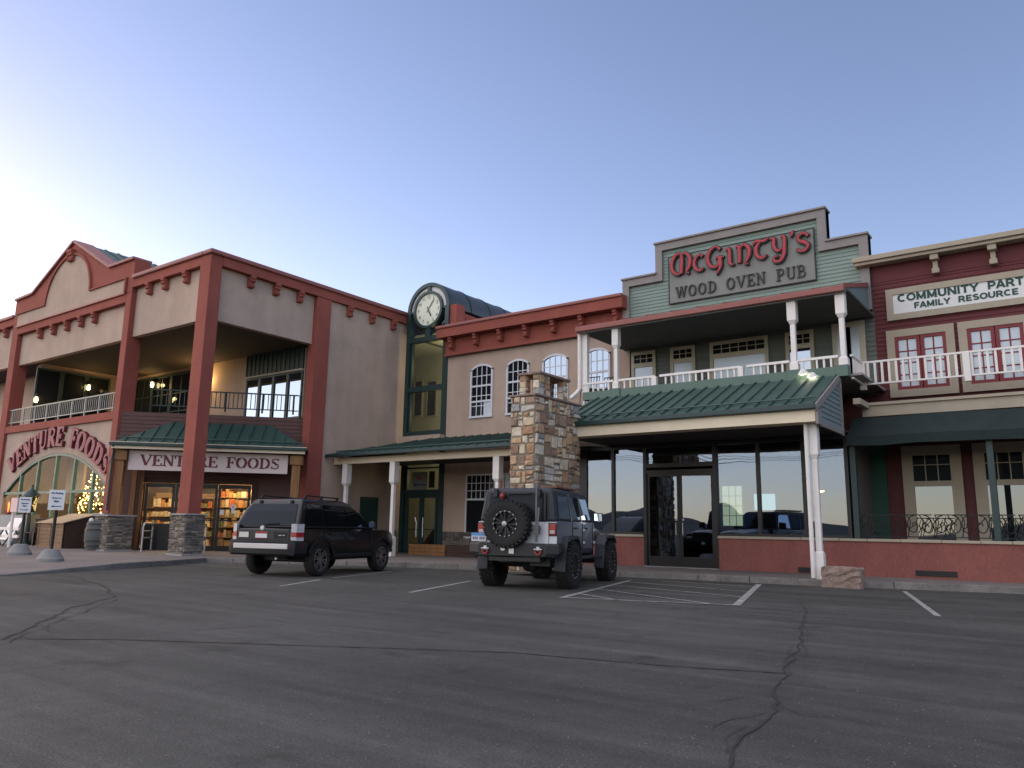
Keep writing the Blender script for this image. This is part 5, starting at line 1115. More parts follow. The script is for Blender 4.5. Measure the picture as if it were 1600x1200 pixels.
# community sign
r1, r2 = at(1384, 455, 'y', YW-.08), at(1600, 404, 'y', YW-.08); r3 = at(1388, 497, 'y', YW-.08)
cs = thing('community_sign', 'long white board with dark green capitals in a taupe frame on the maroon wall', 'sign', (RX0+2.5, YW-.1, r3.z))
s1, s2 = at(1394, 461, 'y', YW-.1), at(1396, 491, 'y', YW-.1)
zA, zB = s2.z, s1.z; xA, xB = s1.x, s1.x+7.4
b = MB(); fr = .17
for a, c, d, e in ((xA-fr, xB+fr, zB, zB+fr), (xA-fr, xB+fr, zA-fr, zA), (xA-fr, xA, zA, zB), (xB, xB+fr, zA, zB)): b.box(a, c, YW-.10, YW-.0, d, e)
b.build('sign_frame', 'taupe', cs); b = MB(); b.box(xA, xB, YW-.07, YW-.0, zA, zB); b.build('panel', 'signwhite', cs)
GS = {
 'C': (.92, [arc(.46, .5, .34, .40, 48, 312, 16)]), 'O': (.98, [arc(.48, .5, .36, .40, 0, 360, 24)]),
 'M': (1.06, [[(.14, 0), (.14, 1)], [(.14, .95), (.5, .12)], [(.5, .12), (.86, .95)], [(.86, 1), (.86, 0)]]),
 'U': (.92, [[(.14, 1), (.14, .38)]+arc(.44, .38, .30, .28, 180, 360, 12)+[(.74, 1)]]), 'N': (.94, [[(.14, 0), (.14, 1)], [(.16, .95), (.74, .05)], [(.76, 0), (.76, 1)]]),
 'I': (.36, [[(.15, 0), (.15, 1)]]), 'T': (.82, [[(.02, .9), (.76, .9)], [(.39, .9), (.39, 0)]]), 'Y': (.86, [[(.06, 1), (.42, .46)], [(.78, 1), (.42, .46)], [(.42, .52), (.42, 0)]]),
 'P': (.84, [[(.14, 0), (.14, 1)], [(.14, .9), (.46, .9)]+arc(.46, .66, .24, .24, 90, -90, 10)+[(.14, .42)]]), 'A': (.9, [[(.06, 0), (.42, 1)], [(.78, 0), (.42, 1)], [(.2, .28), (.66, .28)]]),
 'R': (.92, [[(.14, 0), (.14, 1)], [(.14, .9), (.46, .9)]+arc(.46, .68, .22, .22, 90, -90, 10)+[(.14, .46)], [(.46, .46), (.78, 0)]]), 'F': (.76, [[(.14, 0), (.14, 1)], [(.14, .9), (.7, .9)], [(.14, .5), (.6, .5)]]),
 'L': (.74, [[(.14, 1), (.14, 0)], [(.14, .1), (.66, .1)]]), 'E': (.80, [[(.14, 0), (.14, 1)], [(.14, .9), (.70, .9)], [(.14, .5), (.62, .5)], [(.14, .1), (.70, .1)]]),
 'S': (.84, [arc(.41, .70, .26, .20, 30, 268, 12)+arc(.41, .30, .28, .20, 90, -150, 12)])}
def sans_word(word, xa, xb, z, h):
    k = (xb-xa)/(sum(GS[c][0] for c in word)-.08); pos = 0
    for c in word:
        b = MB()
        for i, st in enumerate(GS[c][1]): stroke(b, st, .215, lambda x, y, d: (xa+(pos+x)*k, YW-.07-d, z+y*h), 0, .012+i*.0007)
        b.build('letter', 'lgreen', cs); pos += GS[c][0]
zl1 = (at(1407, 471.5, 'y', YW-.1).z+at(1590, 444, 'y', YW-.1).z)/2-.01; zl2 = (at(1430, 481.5, 'y', YW-.1).z+at(1590, 459, 'y', YW-.1).z)/2
for w_, xa1, xb1, z_, h_ in (('COMMUNITY', X_(1402, 470, YW-.1), X_(1528, 450, YW-.1), zl1, .215), ('PART', X_(1543, 450, YW-.1), X_(1599, 440, YW-.1), zl1, .215), ('FAMILY', X_(1428, 478, YW-.1), X_(1484, 470, YW-.1), zl2, .165), ('RESOURCE', X_(1497, 468, YW-.1), X_(1591, 455, YW-.1), zl2, .165)): sans_word(w_, xa1, xb1, z_, h_)
# casement windows
for (a, c, zt, zbp) in ((1388, 1495, 0, 0), (1501, 1640, 0, 0)):
    x0, x1 = X_(a, 560, YW), (X_(c, 560, YW) if c < 1600 else X_(1501, 560, YW)+X_(1495, 560, YW)-X_(1388, 560, YW))
    z1_, z0_ = Z_(1390, 518, YW), Z_(1400, 622, YW)
    t_ = .2; f = MB(); f.box(x0, x0+t_, YW-.09, YW-.02, z0_, z1_); f.box(x1-t_, x1, YW-.09, YW-.02, z0_, z1_); f.box(x0+t_, x1-t_, YW-.09, YW-.02, z1_-t_, z1_); f.box(x0+t_, x1-t_, YW-.09, YW-.02, z0_, z0_+t_)
    o = f.build('casement_window', 'taupe', red); xm = (x0+x1)/2
    for p, q in ((x0+t_, xm-.01), (xm+.01, x1-t_)): window(o, p, q, z0_+t_, z1_-t_, YW-.01, 'maroonf', 'blind', t=.085, cols=2, rows=4, mt=.035, name='casement')
# red porch balcony
RY = 21.35; rz1 = Z_(1350, 567, RY); rz0 = Z_(1350, 601, RY)
xr = X_(1345, 568, RY)
fz1, fz0 = Z_(1355, 631, RY), Z_(1355, 652, RY)
b = MB(); b.box(xr-.02, RXE, RY-.1, RY+.12, fz0, fz1-.07); b.box(xr-.05, RXE, RY-.16, RY+.12, fz1-.07, fz1); b.box(xr-.02, xr+.15, YU+.15, RY-.1, fz0+.2, fz1-.002); b.build('balcony_fascia', 'taupe', red)
b = MB(); b.box(xr, RXE, RY+.12, YW, fz1-.15, fz1-.03); b.build('balcony_floor', 'soffit', red)
railing(red, (xr, RY), (RXE, RY), rz0, rz1, 'white', gap=.165, posts=[X_(1512, 580, RY)-xr, X_(1512, 580, RY)-xr+2.3, .03], pw=.14, bal=.055, name='balcony_railing', rail=(.07, .05))
railing(red, (xr+.02, YU+.1), (xr+.02, RY), rz0, rz1, 'white', gap=.16, bal=.04, name='balcony_railing', rail=(.07, .05))
# awning
aw_z0 = 3.31; AY = 20.75
b = MB(); n_ = 8; xa_ = X_(1322, 697, AY)
prof = [(RY-.1, fz0-.02), (RY-.28, fz0-.32), (RY-.45, aw_z0+.28), (AY, aw_z0+.22), (AY, aw_z0)]
xs_ = [xa_+.0+(RXE-xa_)*i/24 for i in range(25)]
vs = []
for i, x in enumerate(xs_):
    for y, z in prof: vs.append((x+(max(0, (z-aw_z0-.22))*.18 if i == 0 else 0), y, z-(.02*(i % 2) if z < aw_z0+.1 else 0)-.015*sin(i*1.7)))
b.add(vs, [(5*i+k, 5*i+k+1, 5*i+5+k+1, 5*i+5+k) for i in range(24) for k in range(4)])
b.add(vs[:5]+[(xa_+.1, RY-.1, aw_z0)], [(0, 1, 2, 3, 4, 5)])
b.build('awning', 'awning', red, smooth=True)
b = MB(); b.box(xa_, RXE, AY+.02, AY+.06, aw_z0+.02, aw_z0+.06); b.build('awning_rail', 'black', red)
for px, py in ((1336, 770), (1553, 770), (1760, 770)):
    x = X_(px, py, YG+.1); b = MB(); b.box(x-.07, x+.07, YG+.05, YG+.19, CAPB, 3.5); b.build('awning_post', 'greenframe', red, bevel=.01)
# ground floor wall behind the awning
b = MB(); b.box(GLX1+.1, RXE, YW, YW+.2, .12, 4.9); b.box(-12, GLX1+.1, YW, YW+.2, 3.6, 4.9); b.build('ground_wall', M.setdefault('gmar', mat('dark_maroon_wall', (.10, .03, .03), .8)), red)
b = MB(); b.box(GLX1+.1, RXE, YG+.25, YW, .1, .13); b.build('porch_floor', 'concrete', red)
b = MB(); b.box(X_(1356, 770, YW), X_(1388, 770, YW), YW-.05, YW-.003, .13, 4.4); b.build('green_panel', M.setdefault('gpan', mat('green_boarding', (.02, .07, .05), .7)), red)
for (a, c, pn) in ((1340, 1352, 'pane'), (1414, 1508, 'pane'), (1526, 1624, 'pane')):
    x0, x1 = X_(a, 780, YW), X_(c, 780, YW); trimwin(x0, x1, .6, 3.45, 2.45, 3, pn, 'porch_window', red, 'taupe', t=.26 if c-a > 30 else .08)
# wrought iron panels on the low wall
xi = GLX1+.15
while xi < RXE-1:
    L_ = 1.62; b = MB(); z0_, z1_ = CAPB+.03, CAPB+.58; yy = YG+.12
    b.bar((xi, yy, z1_), (xi+L_, yy, z1_), .03, .025); b.bar((xi, yy, z0_+.03), (xi+L_, yy, z0_+.03), .03, .025)
    rr = random.Random(int(xi*100)+700)
    for k in range(int(L_/.27)):
        cx, cz = xi+.14+.27*k, (z0_+z1_)/2+.02; s_ = 1 if k % 2 else -1
        sp = [(cx+s_*(.02+.0105*i)*cos(i*.62), yy, cz+(.03+.017*i)*sin(i*.62)) for i in range(14)]
        b.tube(sp, .013, 5); b.tube([(cx-.135, yy, z0_+.03), (cx-.06, yy, cz+.1), (cx-.135, yy, z1_)], .012, 5); b.tube([(cx-.135, yy, cz-.1), (cx-.05*s_, yy, cz+.03), (cx+.1, yy, cz+.2)], .011, 5)
    b.build('iron_scroll_panel', 'iron', red); xi += L_+.06
sb = thing('stone_block', 'rough reddish sandstone block lying against the kerb beside the white porch post', 'stone block', (-4.5, 18, 0))
q0, q1 = G(1283, 917), G(1343, 919); qy = (q0[1]+q1[1])/2; q0 = at(1283, 890, 'y', 17.75); q1 = at(1343, 890, 'y', 17.75)
rnd = random.Random(4); bm_ = MB(); bm_.box(q0.x, q1.x, 17.75, 18.12, 0.0, .42); o = bm_.build('stone_block', 'block', None)
bm = bmesh.new(); bm.from_mesh(o.data); bmesh.ops.subdivide_edges(bm, edges=bm.edges, cuts=5, use_grid_fill=True)
for v in bm.verts: v.co += Vector((rnd.uniform(-1, 1), rnd.uniform(-1, 1), rnd.uniform(-1, 1) if v.co.z > .02 else 0))*.02
bm.to_mesh(o.data); bm.free(); bpy.data.objects.remove(sb); tag(o, 'rough reddish sandstone block lying against the kerb beside the white porch post', 'stone block')

# ================================================================== VEHICLES
M['carblack'] = mat('black_car_paint', (.005, .005, .006), .25, var=.3, vs=3, spec=.35, coat=.25)
M['dirtyblack'] = mat('dusty_black_paint', (.009, .0085, .008), .42, var=.4, vs=4, spec=.5, coat=.25)
M['plastic'] = mat('black_plastic', (.011, .011, .012), .65, var=.15, vs=8)
M['tyre'] = mat('tyre_rubber', (.016, .0155, .015), .8, var=.2, vs=12, bump=.2, bs=40)
M['alloy'] = mat('alloy_wheel', (.32, .32, .33), .35, metal=.9, var=.1)
M['silver'] = mat('silver_trim', (.52, .50, .48), .4, metal=.35, var=.06)
M['carglass'] = dark_pane('car_glass', (.006, .007, .008), refl=-.01)
M['lampred'] = mat('tail_lamp_red', (.30, .012, .015), .2, spec=.6)
M['lampclear'] = mat('tail_lamp_clear', (.42, .40, .41), .2, spec=.5)
M['mirror'] = mat('mirror_glass', (.9, .9, .92), .03, metal=1, var=0)
M['plate'] = mat('licence_plate', (.62, .62, .64), .5)
M['plblue'] = mat('plate_blue', (.10, .28, .55), .5)
M['jeepgrey'] = mat('slate_silver_paint', (.11, .12, .142), .36, metal=.2, var=.06, spec=.5, coat=.3)
M['jeepsilver'] = mat('pale_silver_paint', (.58, .59, .62), .4, metal=.1, var=.06, spec=.5, coat=.3)
M['hardtop'] = mat('hardtop_plastic', (.030, .033, .040), .55, var=.15, vs=5)
M['redpaint'] = mat('red_paint', (.32, .03, .025), .5)
M['brownbar'] = mat('brown_roof_bar', (.16, .075, .05), .7)
def loft(mb, secs):
    """half sections (x>=0) at stations, mirrored into a closed body"""
    rings = []
    for y, pts in secs:
        full = [(x, y, z) for x, z in pts]+[(-x, y, z) for x, z in reversed(pts) if x > 1e-4]; rings.append(full)
    n = len(rings[0]); vs = [p for r in rings for p in r]; fs = []
    for i in range(len(rings)-1):
        for k in range(n): fs.append((i*n+k, i*n+(k+1) % n, (i+1)*n+(k+1) % n, (i+1)*n+k))
    fs += [list(range(n)), [(len(rings)-1)*n+k for k in range(n)][::-1]]; mb.add(vs, fs)
def cut(o, cylinders):
    for c, r, h in cylinders:
        k = MB(); k.lathe((c[0]-h/2, c[1], c[2]), (1, 0, 0), [(0, 0), (r, 0), (r, h), (0, h)], 32); t = k.build('cutter', 'black', None)
        bm_ = bmesh.new(); bm_.from_mesh(t.data); bmesh.ops.remove_doubles(bm_, verts=bm_.verts, dist=1e-5); bmesh.ops.recalc_face_normals(bm_, faces=bm_.faces); bm_.to_mesh(t.data); bm_.free()
        md_ = o.modifiers.new('cut', 'BOOLEAN'); md_.object = t; md_.solver = 'EXACT'; md_.operation = 'DIFFERENCE'
        bpy.context.view_layer.update()
        me = bpy.data.meshes.new_from_object(o.evaluated_get(bpy.context.evaluated_depsgraph_get())); o.modifiers.clear(); o.data = me
        bpy.data.objects.remove(t)
    me = o.data; me.polygons.foreach_set('use_smooth', [True]*len(me.polygons)); me.set_sharp_from_angle(angle=rad(32))
def L(mb, nm, m, p, **k): return mb.build(nm, m, p, local=True, **k)
def wheel(p, x, y, r, w, side, rim, spokes, knobs=0, name='wheel', axis=(1, 0, 0), c=None, rimr=.62):
    c = Vector(c or (x, y, r)); ax = Vector(axis)*side; h = w/2
    b = MB(); b.lathe(c, ax, [(r*rimr, -h*.8), (r*.80, -h), (r*.93, -h*.92), (r*.985, -h*.7), (r, -h*.3), (r, h*.3), (r*.985, h*.7), (r*.93, h*.92), (r*.80, h), (r*rimr, h*.78), (r*rimr, -h*.8)], 40)
    if knobs:
        u_ = ax.orthogonal().normalized(); v_ = ax.cross(u_)
        for k in range(knobs):
            for row in range(4):
                a = 2*pi*(k+.5*(row % 2))/knobs; e = u_*cos(a)+v_*sin(a); t = ax.cross(e); q = c+e*(r+.004)+ax*(-h*.72+h*.48*row); A = ax*h*.19; T = t*(pi*r/knobs*.62); E = e*.016
                if row in (0, 3): q -= e*.008; E = e*.022
                b.hexa([q-A-T-E, q+A-T-E, q+A+T-E, q-A+T-E, q-A-T+E, q+A-T+E, q+A+T+E, q-A+T+E])
    o = L(b, name, 'tyre', p, smooth=True)
    b = MB(); R_ = r*rimr; b.lathe(c, ax, [(R_*1.0, h*.80), (R_*.93, h*.72), (R_*.90, h*.25), (R_*.3, h*.15), (0, h*.15)], 32); L(b, 'rim_barrel', 'black', o, smooth=True)
    b = MB(); u_ = ax.orthogonal().normalized(); v_ = ax.cross(u_)
    b.lathe(c, ax, [(R_*1.01, h*.70), (R_*1.01, h*.84), (R_*.93, h*.86), (R_*.92, h*.68)], 32)
    b.lathe(c, ax, [(R_*.24, h*.35), (R_*.22, h*.72), (R_*.1, h*.76), (0, h*.76)], 16)
    for k in range(spokes):
        for s_ in (-1, 1):
            a = 2*pi*k/spokes+s_*.13; e = u_*cos(a)+v_*sin(a); a2 = 2*pi*k/spokes+s_*.19; e2 = u_*cos(a2)+v_*sin(a2); b.bar(c+e*R_*.15+ax*h*.62, c+e2*R_*.95+ax*h*.72, R_*.11, h*.22, ax)
    L(b, 'rim', rim, o)
    if knobs:
        b = MB()
        for k in range(16): a = 2*pi*k/16; e = u_*cos(a)+v_*sin(a); b.lathe(c+e*R_*.965+ax*h*.84, ax, [(.016, 0), (.013, .014), (0, .014)], 6)
        L(b, 'bead_bolt', 'alloy', o)
    return o

# ---- black estate car
suv = thing('parked_suv', 'black dusty sport utility vehicle with pale bumper strip parked nose in before the corner shop', 'car', (-14.857, 11.707, 0), 'cars parked at the kerb', rz=.256)
def sec(w, zb, zt): return [(0, zb), (w*.84, zb), (w*.955, zb+.07), (w, zb+.24), (w*1.0, zb+.36 if zb+.36 < zt-.2 else zt-.2), (w*.985, zt-.14), (w*.955, zt-.035), (w*.90, zt), (0, zt+.015)]
b = MB(); loft(b, [(-.90, sec(.70, .55, 1.00)), (-.875, sec(.80, .52, 1.03)), (-.80, sec(.85, .49, 1.05)), (-.62, sec(.885, .46, 1.06)), (-.2, sec(.905, .43, 1.07)), (.6, sec(.91, .39, 1.07)), (1.6, sec(.91, .39, 1.07)), (2.15, sec(.905, .39, 1.07)), (2.4, sec(.90, .40, 1.06)), (2.9, sec(.885, .41, 1.03)), (3.18, sec(.855, .42, .99)), (3.33, sec(.79, .42, .93)), (3.40, sec(.68, .47, .85))])
sb_ = L(b, 'body', 'carblack', suv, smooth=True)
cut(sb_, [((.8, 0, .37), .425, .62), ((-.8, 0, .37), .425, .62), ((.8, 2.62, .37), .425, .62), ((-.8, 2.62, .37), .425, .62)])
R0 = [(-.865, 2.30, .872, 1.055)]; 
def ring(y0, y1, w, z): return [(-w, y0, z), (w, y0, z), (w, y1, z), (-w, y1, z)]
r_ = [ring(-.855, 2.28, .865, 1.05), ring(-.66, 1.72, .775, 1.42), ring(-.51, 1.33, .69, 1.645), ring(-.40, 1.12, .60, 1.71)]
b = MB(); vs = [p for q in r_ for p in q]; b.add(vs, [(4*i+k, 4*i+(k+1) % 4, 4*i+4+(k+1) % 4, 4*i+4+k) for i in range(3) for k in range(4)]+[(12, 13, 14, 15), (3, 2, 1, 0)])
L(b, 'cabin', 'carblack', suv, smooth=True, bevel=.045, seg=3)
def side_pt(y, z, s, o=.006):     # a point on the cabin side
    for q0, q1 in zip(r_[:-1], r_[1:]):
        if z <= q1[0][2]+1e-6: break
    t = (z-q0[0][2])/(q1[0][2]-q0[0][2]); w = q0[1][0]+(q1[1][0]-q0[1][0])*t; return (s*(w+o), y, z)
def pane_side(yb0, yb1, yt0, yt1, s, z0=1.10, z1=1.58):
    b = MB(); n_ = 6; P = [(z0+(z1-z0)*i/n_) for i in range(n_+1)]
    b.add([side_pt(yb0+(yt0-yb0)*i/n_, z, s, .012) for i, z in enumerate(P)]+[side_pt(yb1+(yt1-yb1)*i/n_, z, s, .012) for i, z in enumerate(P)], [(i, i+1, n_+2+i, n_+1+i) for i in range(n_)]); L(b, 'side_window', 'carglass', suv, smooth=True)
for s in (-1, 1):
    pane_side(-.62, .12, -.42, .14, s); pane_side(.2, 1.02, .2, .98, s); pane_side(1.1, 2.0, 1.04, 1.30, s)
    b = MB(); b.tube([(s*.885, -.62, 1.075), (s*.90, .6, 1.085), (s*.895, 2.1, 1.085)], .012, 5); L(b, 'belt_trim', 'silver' if False else 'plastic', suv)
    b = MB(); b.bar((s*.59, -.30, 1.77), (s*.59, 1.0, 1.76), .04, .03)
    for y in (-.28, .35, .98): b.bar((s*.59, y-.05, 1.70), (s*.59, y, 1.76), .04, .05, (0, 1, 0))
    L(b, 'roof_rail', 'plastic', suv, bevel=.008)
    b = MB(); b.arcband(lambda x, z, d: (s*(.905+d), x, .37+z), .43, .50, rad(14), rad(166), 0, .025, 24); L(b, 'wheel_arch_trim', 'plastic', suv); b = MB(); b.arcband(lambda x, z, d: (s*(.885+d), 2.62+x, .37+z), .43, .50, rad(14), rad(166), 0, .035, 24); L(b, 'wheel_arch_trim', 'plastic', suv)
    b = MB(); b.box(s*.86, s*.925, .5, 2.1, .39, .49); L(b, 'sill_trim', 'plastic', suv, bevel=.02)
    for y in (.28, 1.18):
        b = MB(); b.bar((s*.93, y, .93), (s*.93, y+.17, .93), .03, .03); L(b, 'door_handle', 'carblack', suv, bevel=.008)
    b = MB()
    for y in (.10, 1.06, 2.06): b.box(s*.908, s*.9145, y, y+.008, .5, 1.03)
    L(b, 'door_gap', 'black', suv)
    b = MB(); b.hexa([(s*.93, 1.86, 1.07), (s*1.10, 1.86, 1.07), (s*1.08, 1.96, 1.08), (s*.93, 1.98, 1.08), (s*.93, 1.86, 1.24), (s*1.09, 1.86, 1.24), (s*1.07, 1.95, 1.23), (s*.93, 1.97, 1.22)]); mo = L(b, 'wing_mirror', 'carblack', suv, bevel=.025)
    b = MB(); b.add([(s*.96, 1.852, 1.09), (s*1.08, 1.852, 1.09), (s*1.07, 1.852, 1.22), (s*.95, 1.852, 1.21)], [(0, 1, 2, 3)]); L(b, 'mirror_glass', 'mirror', mo)
    # tail lamp wrapping the corner
    b = MB(); x0_, x1_ = s*.66, s*.90
    zz_ = (.78, .86, .96, 1.03, 1.14)
    lam = None
    for k, (m_, nm) in enumerate((('lampclear', 'tail_lamp'), ('lampred', 'lens_red'), ('lampclear', 'lens_clear'), ('lampclear', 'lens_clear'))):
        b = MB(); za_, zb_ = zz_[k], zz_[k+1]; b.hexa([(s*.735, -.908, za_), (s*.85, -.88, za_), (s*.913, -.70, za_), (s*.735, -.66, za_), (s*.725, -.908, zb_), (s*.845, -.88, zb_), (s*.905, -.69, zb_), (s*.725, -.66, zb_)])
        o = L(b, nm, m_, lam or suv); lam = lam or o
    b = MB(); b.hexa([(s*.74, -.99, .66), (s*.80, -.965, .66), (s*.905, -.72, .66), (s*.74, -.7, .66), (s*.74, -.99, .72), (s*.80, -.965, .72), (s*.905, -.72, .72), (s*.74, -.7, .72)]); L(b, 'reflector', 'lampred', suv)
b = MB(); y0_, z0_ = -.862, 1.10
def rear_pt(x, z, o=.012):
    for q0, q1 in zip(r_[:-1], r_[1:]):
        if z <= q1[0][2]+1e-6: break
    t = (z-q0[0][2])/(q1[0][2]-q0[0][2]); return (x, q0[0][1]+(q1[0][1]-q0[0][1])*t-o, z)
zs = [1.10+.08*i for i in range(7)]
b = MB(); b.add([rear_pt(-.76+.025*i, z) for i, z in enumerate(zs)]+[rear_pt(.76-.025*i, z) for i, z in enumerate(zs)], [(i, i+1, 8+i, 7+i) for i in range(6)]); L(b, 'rear_window', M.setdefault('reargl', dark_pane('rear_glass', (.016, .016, .018), refl=-.02, rough=.2)), suv)
b = MB(); b.bar(rear_pt(-.02, 1.13, .03), rear_pt(.34, 1.15, .03), .02, .02); L(b, 'wiper', 'plastic', suv)
b = MB(); b.box(-.16, .16, -.50, -.46, 1.625, 1.66); L(b, 'high_brake_lamp', 'lampred', suv)
for x in (-.42, .42): b = MB(); b.box(x-.03, x+.03, -.555, -.50, 1.56, 1.66); L(b, 'hinge', 'plastic', suv)
b = MB(); b.box(-.69, .69, -.918, -.86, .78, 1.02); tg = L(b, 'tailgate', 'dirtyblack', suv, bevel=.015)
b = MB(); b.box(-.63, .63, -.925, -.917, .83, .96); L(b, 'tailgate_panel', 'plastic', tg)
b = MB(); b.box(-.64, -.38, -.929, -.924, .84, .955); L(b, 'chrome_badge_panel', 'silver', tg)
b = MB(); b.box(-.34, .30, -.928, -.924, .83, .965); L(b, 'plate_recess', 'dirtyblack', tg)
b = MB(); b.box(-.19, .12, -.936, -.929, .82, .97); pl_ = L(b, 'licence_plate', 'plate', tg)
b = MB(); b.box(-.19, .12, -.939, -.9362, .925, .97); b.box(-.19, .12, -.939, -.9362, .82, .835); L(b, 'plate_band', 'redpaint', pl_)
b = MB(); b.lathe((-.03, -.915, 1.045), (0, -1, 0), [(0, .02), (.05, .018), (.055, 0)], 20); L(b, 'round_badge', 'silver', tg)
b = MB(); b.box(.42, .50, -.931, -.924, .885, .90); b.box(.53, .58, -.931, -.924, .885, .90); L(b, 'badge_script', 'silver', tg)
b = MB(); loft(b, [(-.985, [(0, .50), (.72, .50), (.78, .55), (.78, .70), (.72, .76), (0, .76)]), (-.94, [(0, .46), (.82, .46), (.88, .52), (.88, .72), (.84, .79), (0, .79)]), (-.55, [(0, .46), (.86, .46), (.915, .52), (.915, .72), (.87, .78), (0, .78)])])
bp = L(b, 'rear_bumper', 'plastic', suv, smooth=True)
cut(bp, [((.8, 0, .37), .425, .62), ((-.8, 0, .37), .425, .62)])
b = MB(); b.box(-.72, .72, -1.0, -.97, .60, .715); L(b, 'bumper_strip', 'silver', bp, bevel=.02)
b = MB(); b.box(-.6, .6, -.1, 3.0, .33, .5); b.tube([(-.6, 0, .34), (.6, 0, .34)], .045, 8); b.tube([(-.35, .5, .36), (.38, -.6, .40)], .04, 8); L(b, 'underbody', 'black', suv)
b = MB(); b.tube([(.40, -.6, .40), (.40, -.94, .40)], .028, 10); L(b, 'tailpipe', 'alloy', suv)
for x, y in ((.79, 0), (-.79, 0), (.79, 2.62), (-.79, 2.62)): wheel(suv, x, y, .37, .24, 1 if x > 0 else -1, 'alloy', 6, rimr=.66)
b = MB(); b.add([(-.82, 2.2, 1.09), (.82, 2.2, 1.09), (.66, 1.36, 1.62), (-.66, 1.36, 1.62)], [(0, 1, 2, 3)]); L(b, 'windscreen', 'carglass', suv)

# ---- lifted off-roader
jeep = thing('offroad_vehicle', 'lifted slate off road vehicle with chunky tyres and rear spare wheel beside the chimney', 'car', (-8.969, 12.927, 0), 'cars parked at the kerb', rz=.257)
jeep.scale = (.97, .97, .97)
b = MB(); loft(b, [(-.80, [(0, .74), (.70, .74), (.77, .80), (.785, 1.24), (.77, 1.30), (0, 1.30)]), (-.74, [(0, .70), (.74, .70), (.80, .78), (.81, 1.25), (.79, 1.31), (0, 1.31)]), (1.75, [(0, .66), (.74, .66), (.81, .76), (.82, 1.25), (.80, 1.31), (0, 1.31)]), (1.95, [(0, .66), (.70, .66), (.78, .76), (.79, 1.25), (.77, 1.30), (0, 1.31)])])
jb = L(b, 'tub', 'jeepgrey', jeep, smooth=True)
cut(jb, [((.7, 0, .56), .50, .5), ((-.7, 0, .56), .50, .5)])
b = MB(); loft(b, [(1.93, [(0, .8), (.60, .8), (.68, 1.1), (.66, 1.24), (0, 1.30)]), (2.7, [(0, .8), (.56, .8), (.62, 1.1), (.60, 1.20), (0, 1.26)]), (3.3, [(0, .8), (.50, .8), (.56, 1.05), (.54, 1.13), (0, 1.18)]), (3.36, [(0, .82), (.46, .82), (.50, 1.05), (.48, 1.1), (0, 1.14)])]); L(b, 'bonnet', 'jeepgrey', jeep, smooth=True)
b = MB(); b.box(-.82, -.66, -.812, -.79, .86, 1.28); b.box(.66, .82, -.812, -.79, .86, 1.28); b.box(-.655, .655, -.822, -.79, .86, 1.28); L(b, 'tailgate', 'jeepsilver', jeep, bevel=.012)
jr = [ring(-.80, 1.78, .79, 1.305), ring(-.74, 1.58, .70, 1.90), ring(-.66, 1.50, .62, 1.945)]
b = MB(); vs = [p for q in jr for p in q]; b.add(vs, [(4*i+k, 4*i+(k+1) % 4, 4*i+4+(k+1) % 4, 4*i+4+k) for i in range(2) for k in range(4)]+[(8, 9, 10, 11), (3, 2, 1, 0)]); L(b, 'hardtop', 'hardtop', jeep, smooth=True, bevel=.04, seg=3)
def js(y, z, s, o=.01): t = (z-1.305)/.595; return (s*(.79-.09*t+o), y, z)
